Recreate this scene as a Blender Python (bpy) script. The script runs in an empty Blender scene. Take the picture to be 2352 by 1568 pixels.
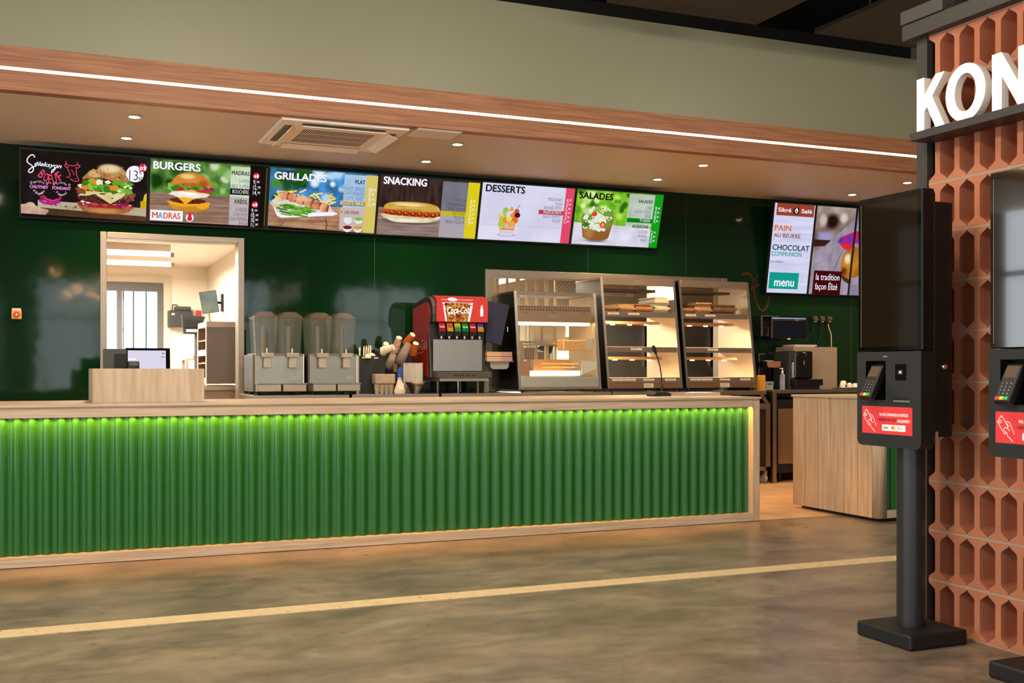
import bpy, bmesh, math, random
from mathutils import Vector, Matrix
random.seed(7)
SC = bpy.context.scene
COL = SC.collection
PI = math.pi

# ------------------------------------------------------------------ camera, light, exposure
cam_d = bpy.data.cameras.new('camera'); cam = bpy.data.objects.new('camera', cam_d); COL.objects.link(cam)
cam.location = (0, 0, 1.22); cam.rotation_euler = (math.radians(90), 0, math.radians(-23.1))
cam_d.sensor_fit = 'HORIZONTAL'; cam_d.sensor_width = 36.0; cam_d.lens = 36.0 * 2543 / 2352
cam_d.shift_y = 66 / 2352; cam_d.clip_start = 0.05
SC.camera = cam
SC.cycles.transparent_max_bounces = 40
SC.view_settings.view_transform = 'Standard'; SC.view_settings.look = 'None'
SC.view_settings.gamma = 1.0; SC.view_settings.use_curve_mapping = False
SC.view_settings.exposure = 0.0

world = bpy.data.worlds.new('daylight'); SC.world = world; world.use_nodes = True
_bg = world.node_tree.nodes['Background']
_sky = world.node_tree.nodes.new('ShaderNodeTexSky'); _sky.sky_type = 'HOSEK_WILKIE'
_sky.sun_direction = (-0.3, 0.2, 0.9); _sky.turbidity = 4.0; _sky.ground_albedo = 0.4
_mix = world.node_tree.nodes.new('ShaderNodeMixRGB'); _mix.inputs[0].default_value = 0.75
_mix.inputs[2].default_value = (0.9, 0.95, 1.0, 1)
world.node_tree.links.new(_sky.outputs[0], _mix.inputs[1]); world.node_tree.links.new(_mix.outputs[0], _bg.inputs[0])
_bg.inputs[1].default_value = 6.0

def area(name, loc, rot, sx, sy, power, col, portal=False, spread=PI):
    l = bpy.data.lights.new(name, 'AREA'); l.shape = 'RECTANGLE'; l.size = sx; l.size_y = sy
    l.energy = power; l.color = col; l.spread = spread
    if portal: l.cycles.is_portal = True
    o = bpy.data.objects.new(name, l); COL.objects.link(o); o.location = loc; o.rotation_euler = rot
    return o
WARM = (1.0, 0.70, 0.42); SOFT = (1.0, 0.86, 0.68)
# windows of the hall (left side and behind the camera): daylight portals
for wy, ww in ((-3.2, 2.8), (0.4, 2.8), (4.0, 2.8), (9.7, 1.6)): area('window_daylight', (-4.25, wy, 1.74), (0, -PI/2, 0), 3.22, ww, 1, (1, 1, 1), True)
for wx in (-2.25, 1.25, 4.75, 8.1): area('window_daylight', (wx, -6.05, 1.9), (PI/2, 0, 0), 2.6, 2.9, 1, (1, 1, 1), True)
# unseen fill lamps, added and tilted to wash the bulkhead and counter
for lx, ly, lp in ((-2.0, 5.0, 50), (1.2, 5.0, 52), (4.0, 5.0, 52), (7.0, 5.4, 52)):
    area('fill_lamp', (lx, ly, 4.12), (math.radians(48), 0, 0), 1.2, 0.5, lp, SOFT)
area('fill_lamp', (-1.2, 1.0, 4.1), (0, 0, 0), 1.2, 0.6, 80, SOFT)  # unseen lamp added to brighten the near floor
area('fill_lamp', (-1.5, 2.4, 4.1), (0, math.radians(-50), 0), 0.6, 1.2, 230, SOFT)  # unseen lamp added and aimed to light the brick screen evenly
for px_, py_, pz_ in ((0.25, -1.2, 3.1), (0.62, -0.6, 2.75), (0.85, -1.4, 2.7), (0.45, -0.2, 2.62), (0.95, -0.5, 2.55), (1.05, -1.1, 2.9)):
    pl = bpy.data.lights.new('pendant_bulb', 'POINT'); pl.energy = 5; pl.shadow_soft_size = 0.06; pl.color = (1.0, 0.5, 0.2)
    po = bpy.data.objects.new('pendant_bulb', pl); COL.objects.link(po); po.location = (px_, py_, pz_)
area('fill_lamp', (1.6, 5.0, 4.1), (0, 0, 0), 1.2, 0.6, 75, SOFT)  # unseen fill lamp added in front of the counter

# ------------------------------------------------------------------ helpers
def lin(h):
    v = [int(h[i:i+2], 16) / 255 for i in (0, 2, 4)]
    return tuple((c / 12.92 if c <= 0.04045 else ((c + 0.055) / 1.055) ** 2.4) for c in v) + (1.0,)
_M = {}
def M(hexc, rough=0.5, metal=0.0, coat=0.0, emit=0.0, alpha=1.0, trans=0.0, bump=0.0, bscale=40, hex2=None, scale=6.0, stretch=(1, 1, 1), contrast=(0.35, 0.65), ior=1.45, bstretch=(1, 1, 1)):
    key = (hexc, rough, metal, coat, emit, alpha, trans, bump, bscale, hex2, scale, stretch, contrast, bstretch)
    if key in _M: return _M[key]
    m = bpy.data.materials.new('mat_%d' % len(_M)); m.use_nodes = True; nt = m.node_tree; b = nt.nodes['Principled BSDF']
    b.inputs['Base Color'].default_value = lin(hexc); b.inputs['Roughness'].default_value = rough; b.inputs['Metallic'].default_value = metal
    b.inputs['Coat Weight'].default_value = coat; b.inputs['Coat Roughness'].default_value = 0.06
    b.inputs['Transmission Weight'].default_value = trans; b.inputs['Alpha'].default_value = alpha; b.inputs['IOR'].default_value = ior
    src = None
    if hex2 or bump:
        tc = nt.nodes.new('ShaderNodeTexCoord')
    if hex2:
        mp = nt.nodes.new('ShaderNodeMapping'); mp.inputs['Scale'].default_value = stretch
        nz = nt.nodes.new('ShaderNodeTexNoise'); nz.inputs['Scale'].default_value = scale; nz.inputs['Detail'].default_value = 6
        cr = nt.nodes.new('ShaderNodeValToRGB'); cr.color_ramp.elements[0].color = lin(hexc); cr.color_ramp.elements[1].color = lin(hex2)
        cr.color_ramp.elements[0].position = contrast[0]; cr.color_ramp.elements[1].position = contrast[1]
        nt.links.new(tc.outputs['Object'], mp.inputs[0]); nt.links.new(mp.outputs[0], nz.inputs['Vector'])
        nt.links.new(nz.outputs['Fac'], cr.inputs[0]); nt.links.new(cr.outputs[0], b.inputs['Base Color']); src = cr.outputs[0]
    if bump:
        mb_ = nt.nodes.new('ShaderNodeMapping'); mb_.inputs['Scale'].default_value = bstretch
        n2 = nt.nodes.new('ShaderNodeTexNoise'); n2.inputs['Scale'].default_value = bscale; n2.inputs['Detail'].default_value = 3
        bp = nt.nodes.new('ShaderNodeBump'); bp.inputs['Strength'].default_value = bump; bp.inputs['Distance'].default_value = 0.02
        nt.links.new(tc.outputs['Object'], mb_.inputs[0]); nt.links.new(mb_.outputs[0], n2.inputs['Vector'])
        nt.links.new(n2.outputs['Fac'], bp.inputs['Height']); nt.links.new(bp.outputs[0], b.inputs['Normal'])
    if emit:
        b.inputs['Emission Strength'].default_value = emit; b.inputs['Emission Color'].default_value = lin(hexc)
        if src: nt.links.new(src, b.inputs['Emission Color'])
    _M[key] = m
    return m
def E(hexc, s=1.0, hex2=None, scale=6.0, stretch=(1, 1, 1), contrast=(0.35, 0.65)):
    """a self-lit picture colour (displays, lamps)"""
    key = ('E', hexc, s, hex2, scale, stretch, contrast)
    if key in _M: return _M[key]
    m = bpy.data.materials.new('glow_%d' % len(_M)); m.use_nodes = True; nt = m.node_tree
    for n in list(nt.nodes): nt.nodes.remove(n)
    em = nt.nodes.new('ShaderNodeEmission'); out = nt.nodes.new('ShaderNodeOutputMaterial')
    em.inputs[0].default_value = lin(hexc); em.inputs[1].default_value = s
    if hex2:
        tc = nt.nodes.new('ShaderNodeTexCoord'); mp = nt.nodes.new('ShaderNodeMapping'); mp.inputs['Scale'].default_value = stretch
        nz = nt.nodes.new('ShaderNodeTexNoise'); nz.inputs['Scale'].default_value = scale; nz.inputs['Detail'].default_value = 4
        cr = nt.nodes.new('ShaderNodeValToRGB'); cr.color_ramp.elements[0].color = lin(hexc); cr.color_ramp.elements[1].color = lin(hex2)
        cr.color_ramp.elements[0].position = contrast[0]; cr.color_ramp.elements[1].position = contrast[1]
        nt.links.new(tc.outputs['Object'], mp.inputs[0]); nt.links.new(mp.outputs[0], nz.inputs['Vector'])
        nt.links.new(nz.outputs['Fac'], cr.inputs[0]); nt.links.new(cr.outputs[0], em.inputs[0])
    nt.links.new(em.outputs[0], out.inputs[0])
    _M[key] = m
    return m

_TXT = {}
def text_geo(s, bold, shear=0.0):
    k = (s, bold, shear)
    if k not in _TXT:
        cu = bpy.data.curves.new('lettering', 'FONT'); cu.body = s; cu.size = 1.0; cu.offset = bold; cu.shear = shear; cu.resolution_u = 3; cu.fill_mode = 'FRONT'
        ob = bpy.data.objects.new('lettering', cu); me = ob.to_mesh()
        v = [(p.co.x, p.co.y) for p in me.vertices]; f = [tuple(p.vertices) for p in me.polygons]
        ob.to_mesh_clear(); bpy.data.objects.remove(ob); bpy.data.curves.remove(cu)
        _TXT[k] = (v, f)
    return _TXT[k]

class MB:
    """collects shapes into one mesh; points are world metres unless built with local=True"""
    def __init__(s): s.v, s.f, s.m, s.mats, s.sm = [], [], [], [], []
    def mi(s, m):
        if m not in s.mats: s.mats.append(m)
        return s.mats.index(m)
    def add(s, vs, fs, m, smooth=False):
        n = len(s.v); s.v += [tuple(p) for p in vs]; k = s.mi(m)
        for f in fs: s.f.append(tuple(n + i for i in f)); s.m.append(k); s.sm.append(smooth)
        return s
    def box(s, x0, x1, y0, y1, z0, z1, m):
        v = [(x, y, z) for z in (z0, z1) for y in (y0, y1) for x in (x0, x1)]
        return s.add(v, [(0, 2, 3, 1), (4, 5, 7, 6), (0, 1, 5, 4), (2, 6, 7, 3), (0, 4, 6, 2), (1, 3, 7, 5)], m)
    def quad(s, a, b, c, d, m): return s.add([a, b, c, d], [(0, 1, 2, 3)], m)
    def prism(s, pts, axis, lo, hi, m, smooth=False):
        """2-D outline pts extruded along axis ('x': pts are (y,z); 'y': (x,z); 'z': (x,y))"""
        n = len(pts)
        def P(p, t): return {'x': (t, p[0], p[1]), 'y': (p[0], t, p[1]), 'z': (p[0], p[1], t)}[axis]
        v = [P(p, lo) for p in pts] + [P(p, hi) for p in pts]
        s.add(v, [tuple(range(n)), tuple(range(2 * n - 1, n - 1, -1))], m)
        k = len(s.v) - 2 * n; kk = s.mi(m)
        for i in range(n):
            j = (i + 1) % n; s.f.append((k + i, k + n + i, k + n + j, k + j)); s.m.append(kk); s.sm.append(smooth)
        return s
    def cyl(s, a, b, r0, m, r1=None, n=20, caps=True, m_cap=None):
        a, b = Vector(a), Vector(b); r1 = r0 if r1 is None else r1; d = (b - a).normalized()
        u = d.orthogonal().normalized(); w = d.cross(u)
        v = []
        for p, r in ((a, r0), (b, r1)):
            v += [p + (u * math.cos(2 * PI * i / n) + w * math.sin(2 * PI * i / n)) * r for i in range(n)]
        s.add(v, [(i, (i + 1) % n, n + (i + 1) % n, n + i) for i in range(n)], m, True)
        if caps:
            s.add(v[:n], [tuple(range(n - 1, -1, -1))], m_cap or m); s.add(v[n:], [tuple(range(n))], m_cap or m)
        return s
    def lathe(s, prof, c, m, n=24, axis=(0, 0, 1), sx=1.0, sy=1.0, caps=True):
        """prof: (radius, height) pairs turned about axis through c"""
        c = Vector(c); d = Vector(axis).normalized()
        u = Vector((1, 0, 0)) if abs(d.x) < 0.9 else Vector((0, 1, 0)); u = (u - d * u.dot(d)).normalized(); w = d.cross(u)
        v = []
        for r, h in prof: v += [c + d * h + u * (r * sx * math.cos(2 * PI * i / n)) + w * (r * sy * math.sin(2 * PI * i / n)) for i in range(n)]
        f = [(k * n + i, k * n + (i + 1) % n, (k + 1) * n + (i + 1) % n, (k + 1) * n + i) for k in range(len(prof) - 1) for i in range(n)]
        s.add(v, f, m, True)
        if caps and prof[0][0] > 1e-4: s.add(v[:n], [tuple(range(n - 1, -1, -1))], m)
        if caps and prof[-1][0] > 1e-4: s.add(v[-n:], [tuple(range(n))], m)
        return s
    def tube(s, path, r, m, n=8):
        P = [Vector(p) for p in path]; v = []
        for i, p in enumerate(P):
            d = (P[min(i + 1, len(P) - 1)] - P[max(i - 1, 0)]).normalized()
            u = d.cross(Vector((0.13, 0.21, 1))).normalized() if abs(d.z) < 0.95 else d.cross(Vector((0.1, 1, 0))).normalized(); w = d.cross(u)
            rr = r[i] if isinstance(r, (list, tuple)) else r
            v += [p + (u * math.cos(2 * PI * k / n) + w * math.sin(2 * PI * k / n)) * rr for k in range(n)]
        f = [(a * n + k, a * n + (k + 1) % n, (a + 1) * n + (k + 1) % n, (a + 1) * n + k) for a in range(len(P) - 1) for k in range(n)]
        s.add(v, f, m, True); s.add(v[:n], [tuple(range(n - 1, -1, -1))], m); s.add(v[-n:], [tuple(range(n))], m)
        return s
    # flat graphics in the local x-z plane at depth y (they face -y)
    def poly(s, pts, y, m):
        return s.add([(p[0], y, p[1]) for p in pts], [tuple(range(len(pts)))], m)
    def rect(s, x0, x1, z0, z1, y, m): return s.poly([(x0, z0), (x1, z0), (x1, z1), (x0, z1)], y, m)
    def disc(s, cx, cz, rx, rz, y, m, n=28, a0=0, a1=360):
        return s.poly([(cx + rx * math.cos(math.radians(a0 + (a1 - a0) * i / n)), cz + rz * math.sin(math.radians(a0 + (a1 - a0) * i / n))) for i in range(n + (a1 - a0 < 360))], y, m)
    def line(s, pts, w, y, m):
        P = [Vector(p) for p in pts]; v = []
        for i, p in enumerate(P):
            a = (p - P[i - 1]).normalized() if i else None; b = (P[i + 1] - p).normalized() if i < len(P) - 1 else None
            d = (a + b) if a and b else (a or b)
            if d.length < 1e-3: d = b
            d = d.normalized(); n = Vector((-d.y, d.x)); k = w / 2
            if a and b: k /= max(0.45, abs(n.dot(Vector((-b.y, b.x)))))
            v += [(p.x - n.x * k, y, p.y - n.y * k), (p.x + n.x * k, y, p.y + n.y * k)]
        return s.add(v, [(2 * i, 2 * i + 2, 2 * i + 3, 2 * i + 1) for i in range(len(P) - 1)], m)
    def curve(s, pts, w, y, m, k=6):
        P = [Vector(p) for p in pts]; Q = []
        for i in range(len(P) - 1):
            a, b, c, d = P[max(i - 1, 0)], P[i], P[i + 1], P[min(i + 2, len(P) - 1)]
            for j in range(k):
                t = j / k; Q.append(0.5 * ((2 * b) + (c - a) * t + (2 * a - 5 * b + 4 * c - d) * t * t + (3 * b - a - 3 * c + d) * t ** 3))
        return s.line(Q + [P[-1]], w, y, m)
    def text(s, t, x, z, h, y, m, align='L', sx=1.0, bold=0.0, shear=0.0, rot=0.0, width=None):
        """h = capital height"""
        extra = max(0.0, bold) * .8; v, f = text_geo(t, min(bold, 0.0), shear)
        if not v: return s
        if extra:
            n0 = len(v); v = [(p[0] + dx, p[1] + dz) for dx, dz in ((-extra, 0), (0, -extra * .7), (extra, 0), (0, extra * .7)) for p in v]; f = [tuple(i + q * n0 for i in g) for q in range(4) for g in f]
        k = h / 0.70; xs = [p[0] for p in v]; a, b = min(xs), max(xs)
        if width: sx = width / ((b - a) * k)
        off = {'L': a, 'R': b, 'C': (a + b) / 2}[align]; c, si = math.cos(rot), math.sin(rot)
        pts = [((p[0] - off) * k * sx, p[1] * k) for p in v]
        n1 = len(pts) // 4 if extra else len(pts) + 1
        return s.add([(x + p[0] * c - p[1] * si, y - 0.00002 * (i // n1), z + p[0] * si + p[1] * c) for i, p in enumerate(pts)], f, m)
    def xform(s, mat, start=0):
        s.v[start:] = [tuple(mat @ Vector(p)) for p in s.v[start:]]; return s
    def build(s, name, parent=None, local=False, bevel=0.0, seg=2, fix=True):
        o0 = parent_origin(parent) if not local else Vector((0, 0, 0))
        me = bpy.data.meshes.new(name); me.from_pydata([tuple(Vector(p) - o0) for p in s.v], [], s.f)
        for m in s.mats: me.materials.append(m)
        me.polygons.foreach_set('material_index', s.m); me.polygons.foreach_set('use_smooth', s.sm)
        if fix:
            bm = bmesh.new(); bm.from_mesh(me); bmesh.ops.recalc_face_normals(bm, faces=bm.faces); bm.to_mesh(me); bm.free()
        me.update()
        o = bpy.data.objects.new(name, me); COL.objects.link(o)
        if parent: o.parent = parent
        if bevel:
            md = o.modifiers.new('edge', 'BEVEL'); md.width = bevel; md.segments = seg; md.limit_method = 'ANGLE'; md.angle_limit = 0.7; md.harden_normals = False
        return o
def parent_origin(p):
    v = Vector((0, 0, 0))
    while p is not None: v += p.location; p = p.parent
    return v
def tag(o, label, cat, group=None):
    o['label'] = label; o['category'] = cat
    if group: o['group'] = group
    return o
def thing(name, label, cat, loc=(0, 0, 0), rot=(0, 0, 0), group=None):
    o = bpy.data.objects.new(name, None); COL.objects.link(o); o.location = loc; o.rotation_euler = rot
    o.empty_display_size = 0.1
    return tag(o, label, cat, group)
def struct(o): o['kind'] = 'structure'; return o
def dup(r, loc, label=None, rotz=None):
    c = r.copy(); COL.objects.link(c); c.location = loc
    if rotz is not None: c.rotation_euler[2] = rotz
    if label: c['label'] = label
    for ch in r.children:
        a = ch.copy(); COL.objects.link(a); a.parent = c
        for g in ch.children:
            d = g.copy(); COL.objects.link(d); d.parent = a
    return c

# ------------------------------------------------------------------ materials
OAK = lambda st: M('b9a389', 0.5, hex2='a1886a', scale=5.0, stretch=st, contrast=(0.36, 0.74))
OAK_X, OAK_Y, OAK_Z = OAK((0.6, 8, 14)), OAK((8, 0.6, 14)), OAK((6, 6, 0.5))
BAND = M('a06c49', 0.5, hex2='825234', scale=4.0, stretch=(0.5, 8, 14), contrast=(0.36, 0.66))
GREEN = M('06250e', 0.06, bump=0.16, bscale=1.3); GREEN.node_tree.nodes['Principled BSDF'].inputs['Specular IOR Level'].default_value = 0.32
CORR = M('1e5721', 0.16); CORR.node_tree.nodes['Principled BSDF'].inputs['Specular IOR Level'].default_value = 0.5
STEEL = M('a1968a', 0.32, 1.0, bump=0.05, bscale=30, bstretch=(1, 1, 12))
STEEL_D = M('8d867d', 0.38, 1.0)
CHROME = M('cfcac4', 0.12, 1.0)
ALU = M('958a7c', 0.48, 1.0, bump=0.06, bscale=14)
DARK = M('4a4541', 0.5, 0.3)
ANTH = M('1d1d1c', 0.45)
BLACK = M('0a0a0a', 0.4)
GLOSSB = M('050505', 0.08)
BLACK_P = M('161514', 0.5)
WHITE_W = M('e6dccb', 0.45)
WHITE_P = M('e8e2d8', 0.5)
TERRA = M('ac6c4e', 0.75, hex2='a05e40', scale=3.0, bump=0.08, bscale=60)
MORTAR = M('948b79', 0.9)
LED = E('ffdcae', 21.0)
LEDC = E('ffaa3c', 470.0)

# ------------------------------------------------------------------ the setting
Yb = 10.65; ZC = 3.203; YF = 8.61
XL, XR = -4.2, 9.9
KY, KZ, KX = 14.4, 2.52, 1.95
floor_m = M('5f5347', 0.26, hex2='877763', scale=2.0, stretch=(0.9, 1.2, 1), contrast=(0.34, 0.68), bump=0.02, bscale=8)
def finish_floor(m):
    nt = m.node_tree; b = nt.nodes['Principled BSDF']; tc = nt.nodes['Texture Coordinate']
    cr = [n for n in nt.nodes if n.type == 'VALTORGB'][0]
    n = nt.nodes.new('ShaderNodeTexNoise'); n.inputs['Scale'].default_value = 7; n.inputs['Detail'].default_value = 14; n.inputs['Roughness'].default_value = 0.78
    mp = nt.nodes.new('ShaderNodeMapping'); mp.inputs['Scale'].default_value = (0.9, 1.2, 1)
    nt.links.new(tc.outputs['Object'], mp.inputs[0]); nt.links.new(mp.outputs[0], n.inputs['Vector'])
    mx = nt.nodes.new('ShaderNodeMixRGB'); mx.blend_type = 'OVERLAY'; mx.inputs[0].default_value = 0.55
    m2 = nt.nodes.new('ShaderNodeMapRange'); m2.inputs[1].default_value = 0.36; m2.inputs[2].default_value = 0.64; m2.inputs[3].default_value = 0.22; m2.inputs[4].default_value = 0.78
    nt.links.new(n.outputs['Fac'], m2.inputs[0]); nt.links.new(cr.outputs[0], mx.inputs[1]); nt.links.new(m2.outputs[0], mx.inputs[2]); nt.links.new(mx.outputs[0], b.inputs['Base Color'])
    mr = nt.nodes.new('ShaderNodeMapRange'); mr.inputs[3].default_value = 0.2; mr.inputs[4].default_value = 0.4
    nt.links.new(n.outputs['Fac'], mr.inputs[0]); nt.links.new(mr.outputs[0], b.inputs['Roughness'])
finish_floor(floor_m)
struct(MB().box(XL, XR, -6, 7.5, -0.1, 0, floor_m).build('floor'))
def tile_mat(c1, c2, cm, size):
    m = M(c1, 0.35, hex2=c2, scale=2.3); nt = m.node_tree; b = nt.nodes['Principled BSDF']; tc = nt.nodes['Texture Coordinate']
    br = nt.nodes.new('ShaderNodeTexBrick'); br.offset = 0; br.inputs['Scale'].default_value = 1; br.inputs['Mortar Size'].default_value = 0.004
    br.inputs['Brick Width'].default_value = size; br.inputs['Row Height'].default_value = size; br.inputs['Mortar'].default_value = lin(cm)
    cr = [n for n in nt.nodes if n.type == 'VALTORGB'][0]
    nt.links.new(tc.outputs['Object'], br.inputs['Vector']); nt.links.new(cr.outputs[0], br.inputs['Color1']); nt.links.new(cr.outputs[0], br.inputs['Color2'])
    nt.links.new(br.outputs['Color'], b.inputs['Base Color']); return m
struct(MB().box(XL, XR, 7.5, Yb + 4.0, -0.1, 0, tile_mat('c9a47c', 'b98f66', '6b5138', 0.3)).build('floor_tiled'))
stripe_m = M('cdb58c', 0.5, hex2='c2a97f', scale=20)
def speckle(m):
    nt = m.node_tree; b = nt.nodes['Principled BSDF']; tc = nt.nodes['Texture Coordinate']
    cr = [n for n in nt.nodes if n.type == 'VALTORGB'][0]
    vo = nt.nodes.new('ShaderNodeTexNoise'); vo.inputs['Scale'].default_value = 28; vo.inputs['Detail'].default_value = 2
    r2 = nt.nodes.new('ShaderNodeValToRGB'); r2.color_ramp.elements[0].position = 0.66; r2.color_ramp.elements[1].position = 0.70
    mx = nt.nodes.new('ShaderNodeMixRGB'); mx.inputs[2].default_value = lin('8a744f')
    nt.links.new(tc.outputs['Object'], vo.inputs['Vector']); nt.links.new(vo.outputs['Fac'], r2.inputs[0]); nt.links.new(r2.outputs[0], mx.inputs[0])
    nt.links.new(cr.outputs[0], mx.inputs[1]); nt.links.new(mx.outputs[0], b.inputs['Base Color'])
speckle(stripe_m)
struct(MB().box(XL, XR, 5.555, 5.71, -0.02, 0.0025, stripe_m).build('floor_marking'))

def wall_xz(name, x0, x1, z0, z1, y0, y1, holes, m):
    xs = sorted({x0, x1, *[h[0] for h in holes], *[h[1] for h in holes]}); zs = sorted({z0, z1, *[h[2] for h in holes], *[h[3] for h in holes]})
    b = MB()
    for i in range(len(xs) - 1):
        for j in range(len(zs) - 1):
            cx, cz = (xs[i] + xs[i + 1]) / 2, (zs[j] + zs[j + 1]) / 2
            if not any(h[0] < cx < h[1] and h[2] < cz < h[3] for h in holes): b.box(xs[i], xs[i + 1], y0, y1, zs[j], zs[j + 1], m)
    o = b.build(name); bm = bmesh.new(); bm.from_mesh(o.data); bmesh.ops.remove_doubles(bm, verts=bm.verts, dist=1e-5)
    seen = {}
    for f in bm.faces: seen.setdefault(frozenset(v.index for v in f.verts), []).append(f)
    bmesh.ops.delete(bm, geom=[f for g in seen.values() if len(g) > 1 for f in g], context='FACES_ONLY')
    bm.to_mesh(o.data); bm.free(); return struct(o)
D0, D1, DZ = 0.545, 1.735, 2.425          # doorway to the kitchen
P0, P1, PA, PZ = 4.30, 7.13, 1.066, 2.20     # pass-through behind the warmers
wall_xz('wall_back', XL, XR, 0, ZC, Yb, Yb + 0.12, [(D0, D1, 0, DZ), (P0, P1, PA, PZ)], GREEN)
# thin light joints between the wall panels
for i, jx in enumerate((3.06, 5.43, 6.66, 8.98)):
    struct(MB().box(jx - 0.0015, jx + 0.0015, Yb - 0.002, Yb + 0.01, 2.25 if 4 < jx < 7.2 else 1.0, ZC, M('35583f', 0.3)).build('trim_%d' % (20 + i)))
def frame_xz(name, x0, x1, z0, z1, w, y0, y1, m, bottom=True):
    b = MB(); e = .012; b.box(x0 - w, x0 + e, y0, y1, z0, z1 + w, m).box(x1 - e, x1 + w, y0, y1, z0, z1 + w, m).box(x0 + e, x1 - e, y0, y1, z1 - e, z1 + w, m)
    if bottom: b.box(x0 - w, x1 + w, y0, y1, z0 - w, z0 - .0001, m)
    return struct(b.build(name, bevel=0.004))
frame_xz('trim_1', D0, D1, 0, DZ, 0.045, Yb - 0.03, Yb + 0.15, ALU, False)
frame_xz('trim_2', P0, P1, PA, PZ, 0.065, Yb - 0.03, Yb + 0.15, ALU)
ceil_m = M('c2b199', 0.55)
struct(MB().box(XL, XR, YF - .012, Yb + 0.12, ZC, ZC + 0.08, ceil_m).build('ceiling'))
struct(MB().box(XL, XR, YF, YF + 0.1, 3.517, 4.328, M('838169', 0.42, bump=0.05, bscale=0.8)).build('wall_bulkhead'))
band = MB().box(XL, XR, YF - 0.0125, YF + 0.1, ZC - .0005, 3.345, BAND).box(XL, XR, YF - 0.012, YF + 0.1, 3.367, 3.517, BAND).box(XL, XR, YF + 0.004, YF + 0.1, 3.345, 3.367, BLACK)
struct(band.build('trim_3'))
ls = tag(MB().box(-4.0, 9.6, YF - 0.009, YF + 0.004, 3.346, 3.366, LED).build('led_strip_light'), 'glowing warm white LED line recessed along the wooden ceiling band', 'strip light')
dk = M('15120f', 0.8)
struct(MB().box(XL, XR, -6, Yb + 0.12, 5.2, 5.3, dk).build('ceiling_hall'))
struct(MB().box(XL, XR, Yb, Yb + 0.12, ZC + 0.08, 5.2, dk).build('wall_loft'))
hall_w = M('8f8370', 0.6)
def wall_windows():
    b = MB(); b2 = MB()
    ys = [-6, -4.6, -1.8, -1.0, 1.8, 2.6, 5.4, 8.9, 10.5, KY + 0.12]
    for i in range(0, 9, 2): b.box(XL - 0.15, XL, ys[i], ys[i + 1], 0, 5.2, hall_w)
    for i in (1, 3, 5, 7): b.box(XL - 0.15, XL, ys[i], ys[i + 1], 0, 0.12, hall_w).box(XL - 0.15, XL, ys[i], ys[i + 1], 3.35, 5.2, hall_w)
    struct(b.build('wall_left'))
    xs = [XL, -3.6, -0.9, -0.1, 2.6, 3.4, 6.1, 6.9, 9.3, XR]
    for i in range(0, 9, 2): b2.box(xs[i], xs[i + 1], -6.15, -6, 0, 5.2, hall_w)
    for i in (1, 3, 5, 7): b2.box(xs[i], xs[i + 1], -6.15, -6, 0, 0.45, hall_w).box(xs[i], xs[i + 1], -6.15, -6, 3.35, 5.2, hall_w)
    struct(b2.build('wall_rear'))
    k = 10
    for i in (1, 3, 5, 7):
        f = MB(); y0, y1 = ys[i], ys[i + 1]
        for a, c in ((y0, y0 + .06), (y1 - .06, y1), ((y0 + y1) / 2 - .03, (y0 + y1) / 2 + .03)): f.box(XL - 0.1, XL - 0.04, a, c, 0.12, 3.35, DARK)
        f.box(XL - 0.1, XL - 0.04, y0, y1, 0.12, 0.18, DARK).box(XL - 0.1, XL - 0.04, y0, y1, 3.29, 3.35, DARK).box(XL - 0.1, XL - 0.04, y0, y1, 2.4, 2.46, DARK)
        struct(f.build('window_%d' % k)); k += 1
    for i in (1, 3, 5, 7):
        f = MB(); x0, x1 = xs[i], xs[i + 1]
        for a, c in ((x0, x0 + .06), (x1 - .06, x1), ((x0 + x1) / 2 - .03, (x0 + x1) / 2 + .03)): f.box(a, c, -6.1, -6.04, 0.45, 3.35, DARK)
        f.box(x0, x1, -6.1, -6.04, 0.45, 0.51, DARK).box(x0, x1, -6.1, -6.04, 3.29, 3.35, DARK).box(x0, x1, -6.1, -6.04, 2.4, 2.46, DARK)
        struct(f.build('window_%d' % k)); k += 1
wall_windows()
struct(MB().box(XR, XR + 0.15, -6, Yb + 4, 0, 5.2, hall_w).build('wall_far_right'))

# kitchen beyond the back wall

wx0, wx1, wz1 = 0.2, 1.415, 2.305
wall_xz('wall_kitchen', XL, XR, 0, KZ, KY, KY + 0.12, [(wx0, wx1, 0.95, wz1)], WHITE_W)
struct(MB().box(XL, XR, Yb + 0.12, KY + 0.12, KZ, KZ + 0.08, WHITE_P).build('ceiling_kitchen'))
struct(MB().box(KX, KX + 0.1, Yb + 0.13, KY, 0, KZ, WHITE_W).build('wall_kitchen_side'))

# kitchen window (glazed, barred) and fluorescent tubes
gm = M('595753', 0.5)
kw = MB()
for a, c in ((wx0, wx0 + .05), (wx1 - .07, wx1), (0.87, 0.93)): kw.box(a, c, KY - 0.03, KY + 0.06, 0.95, wz1, gm)
kw.box(wx0, wx1, KY - 0.031, KY + 0.061, wz1 - .11, wz1, gm).box(wx0, wx1, KY - 0.031, KY + 0.061, 0.95, 1.03, gm)
o = struct(kw.build('window_1'))
pb = MB().box(wx0 + .05, wx1 - .07, KY + 0.01, KY + 0.016, 1.0, wz1 - .1, M('e8f0ee', 0.02, trans=1.0)); pb.build('pane', o)
bb = MB()
for x in (0.66, 0.95, 1.07, 1.22): bb.cyl((x, KY + 0.09, 0.95), (x, KY + 0.09, wz1), 0.008, gm, n=8)
bb.build('bar', o)
wf = MB().box(wx0 - .1, wx1 + .1, KY - 0.02, KY - 0.0005, wz1, wz1 + .09, M('cdbfa9', .5)).box(wx1, wx1 + .09, KY - 0.02, KY - 0.0005, 0.95, wz1, M('cdbfa9', .5))
struct(wf.build('trim_4'))

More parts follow.
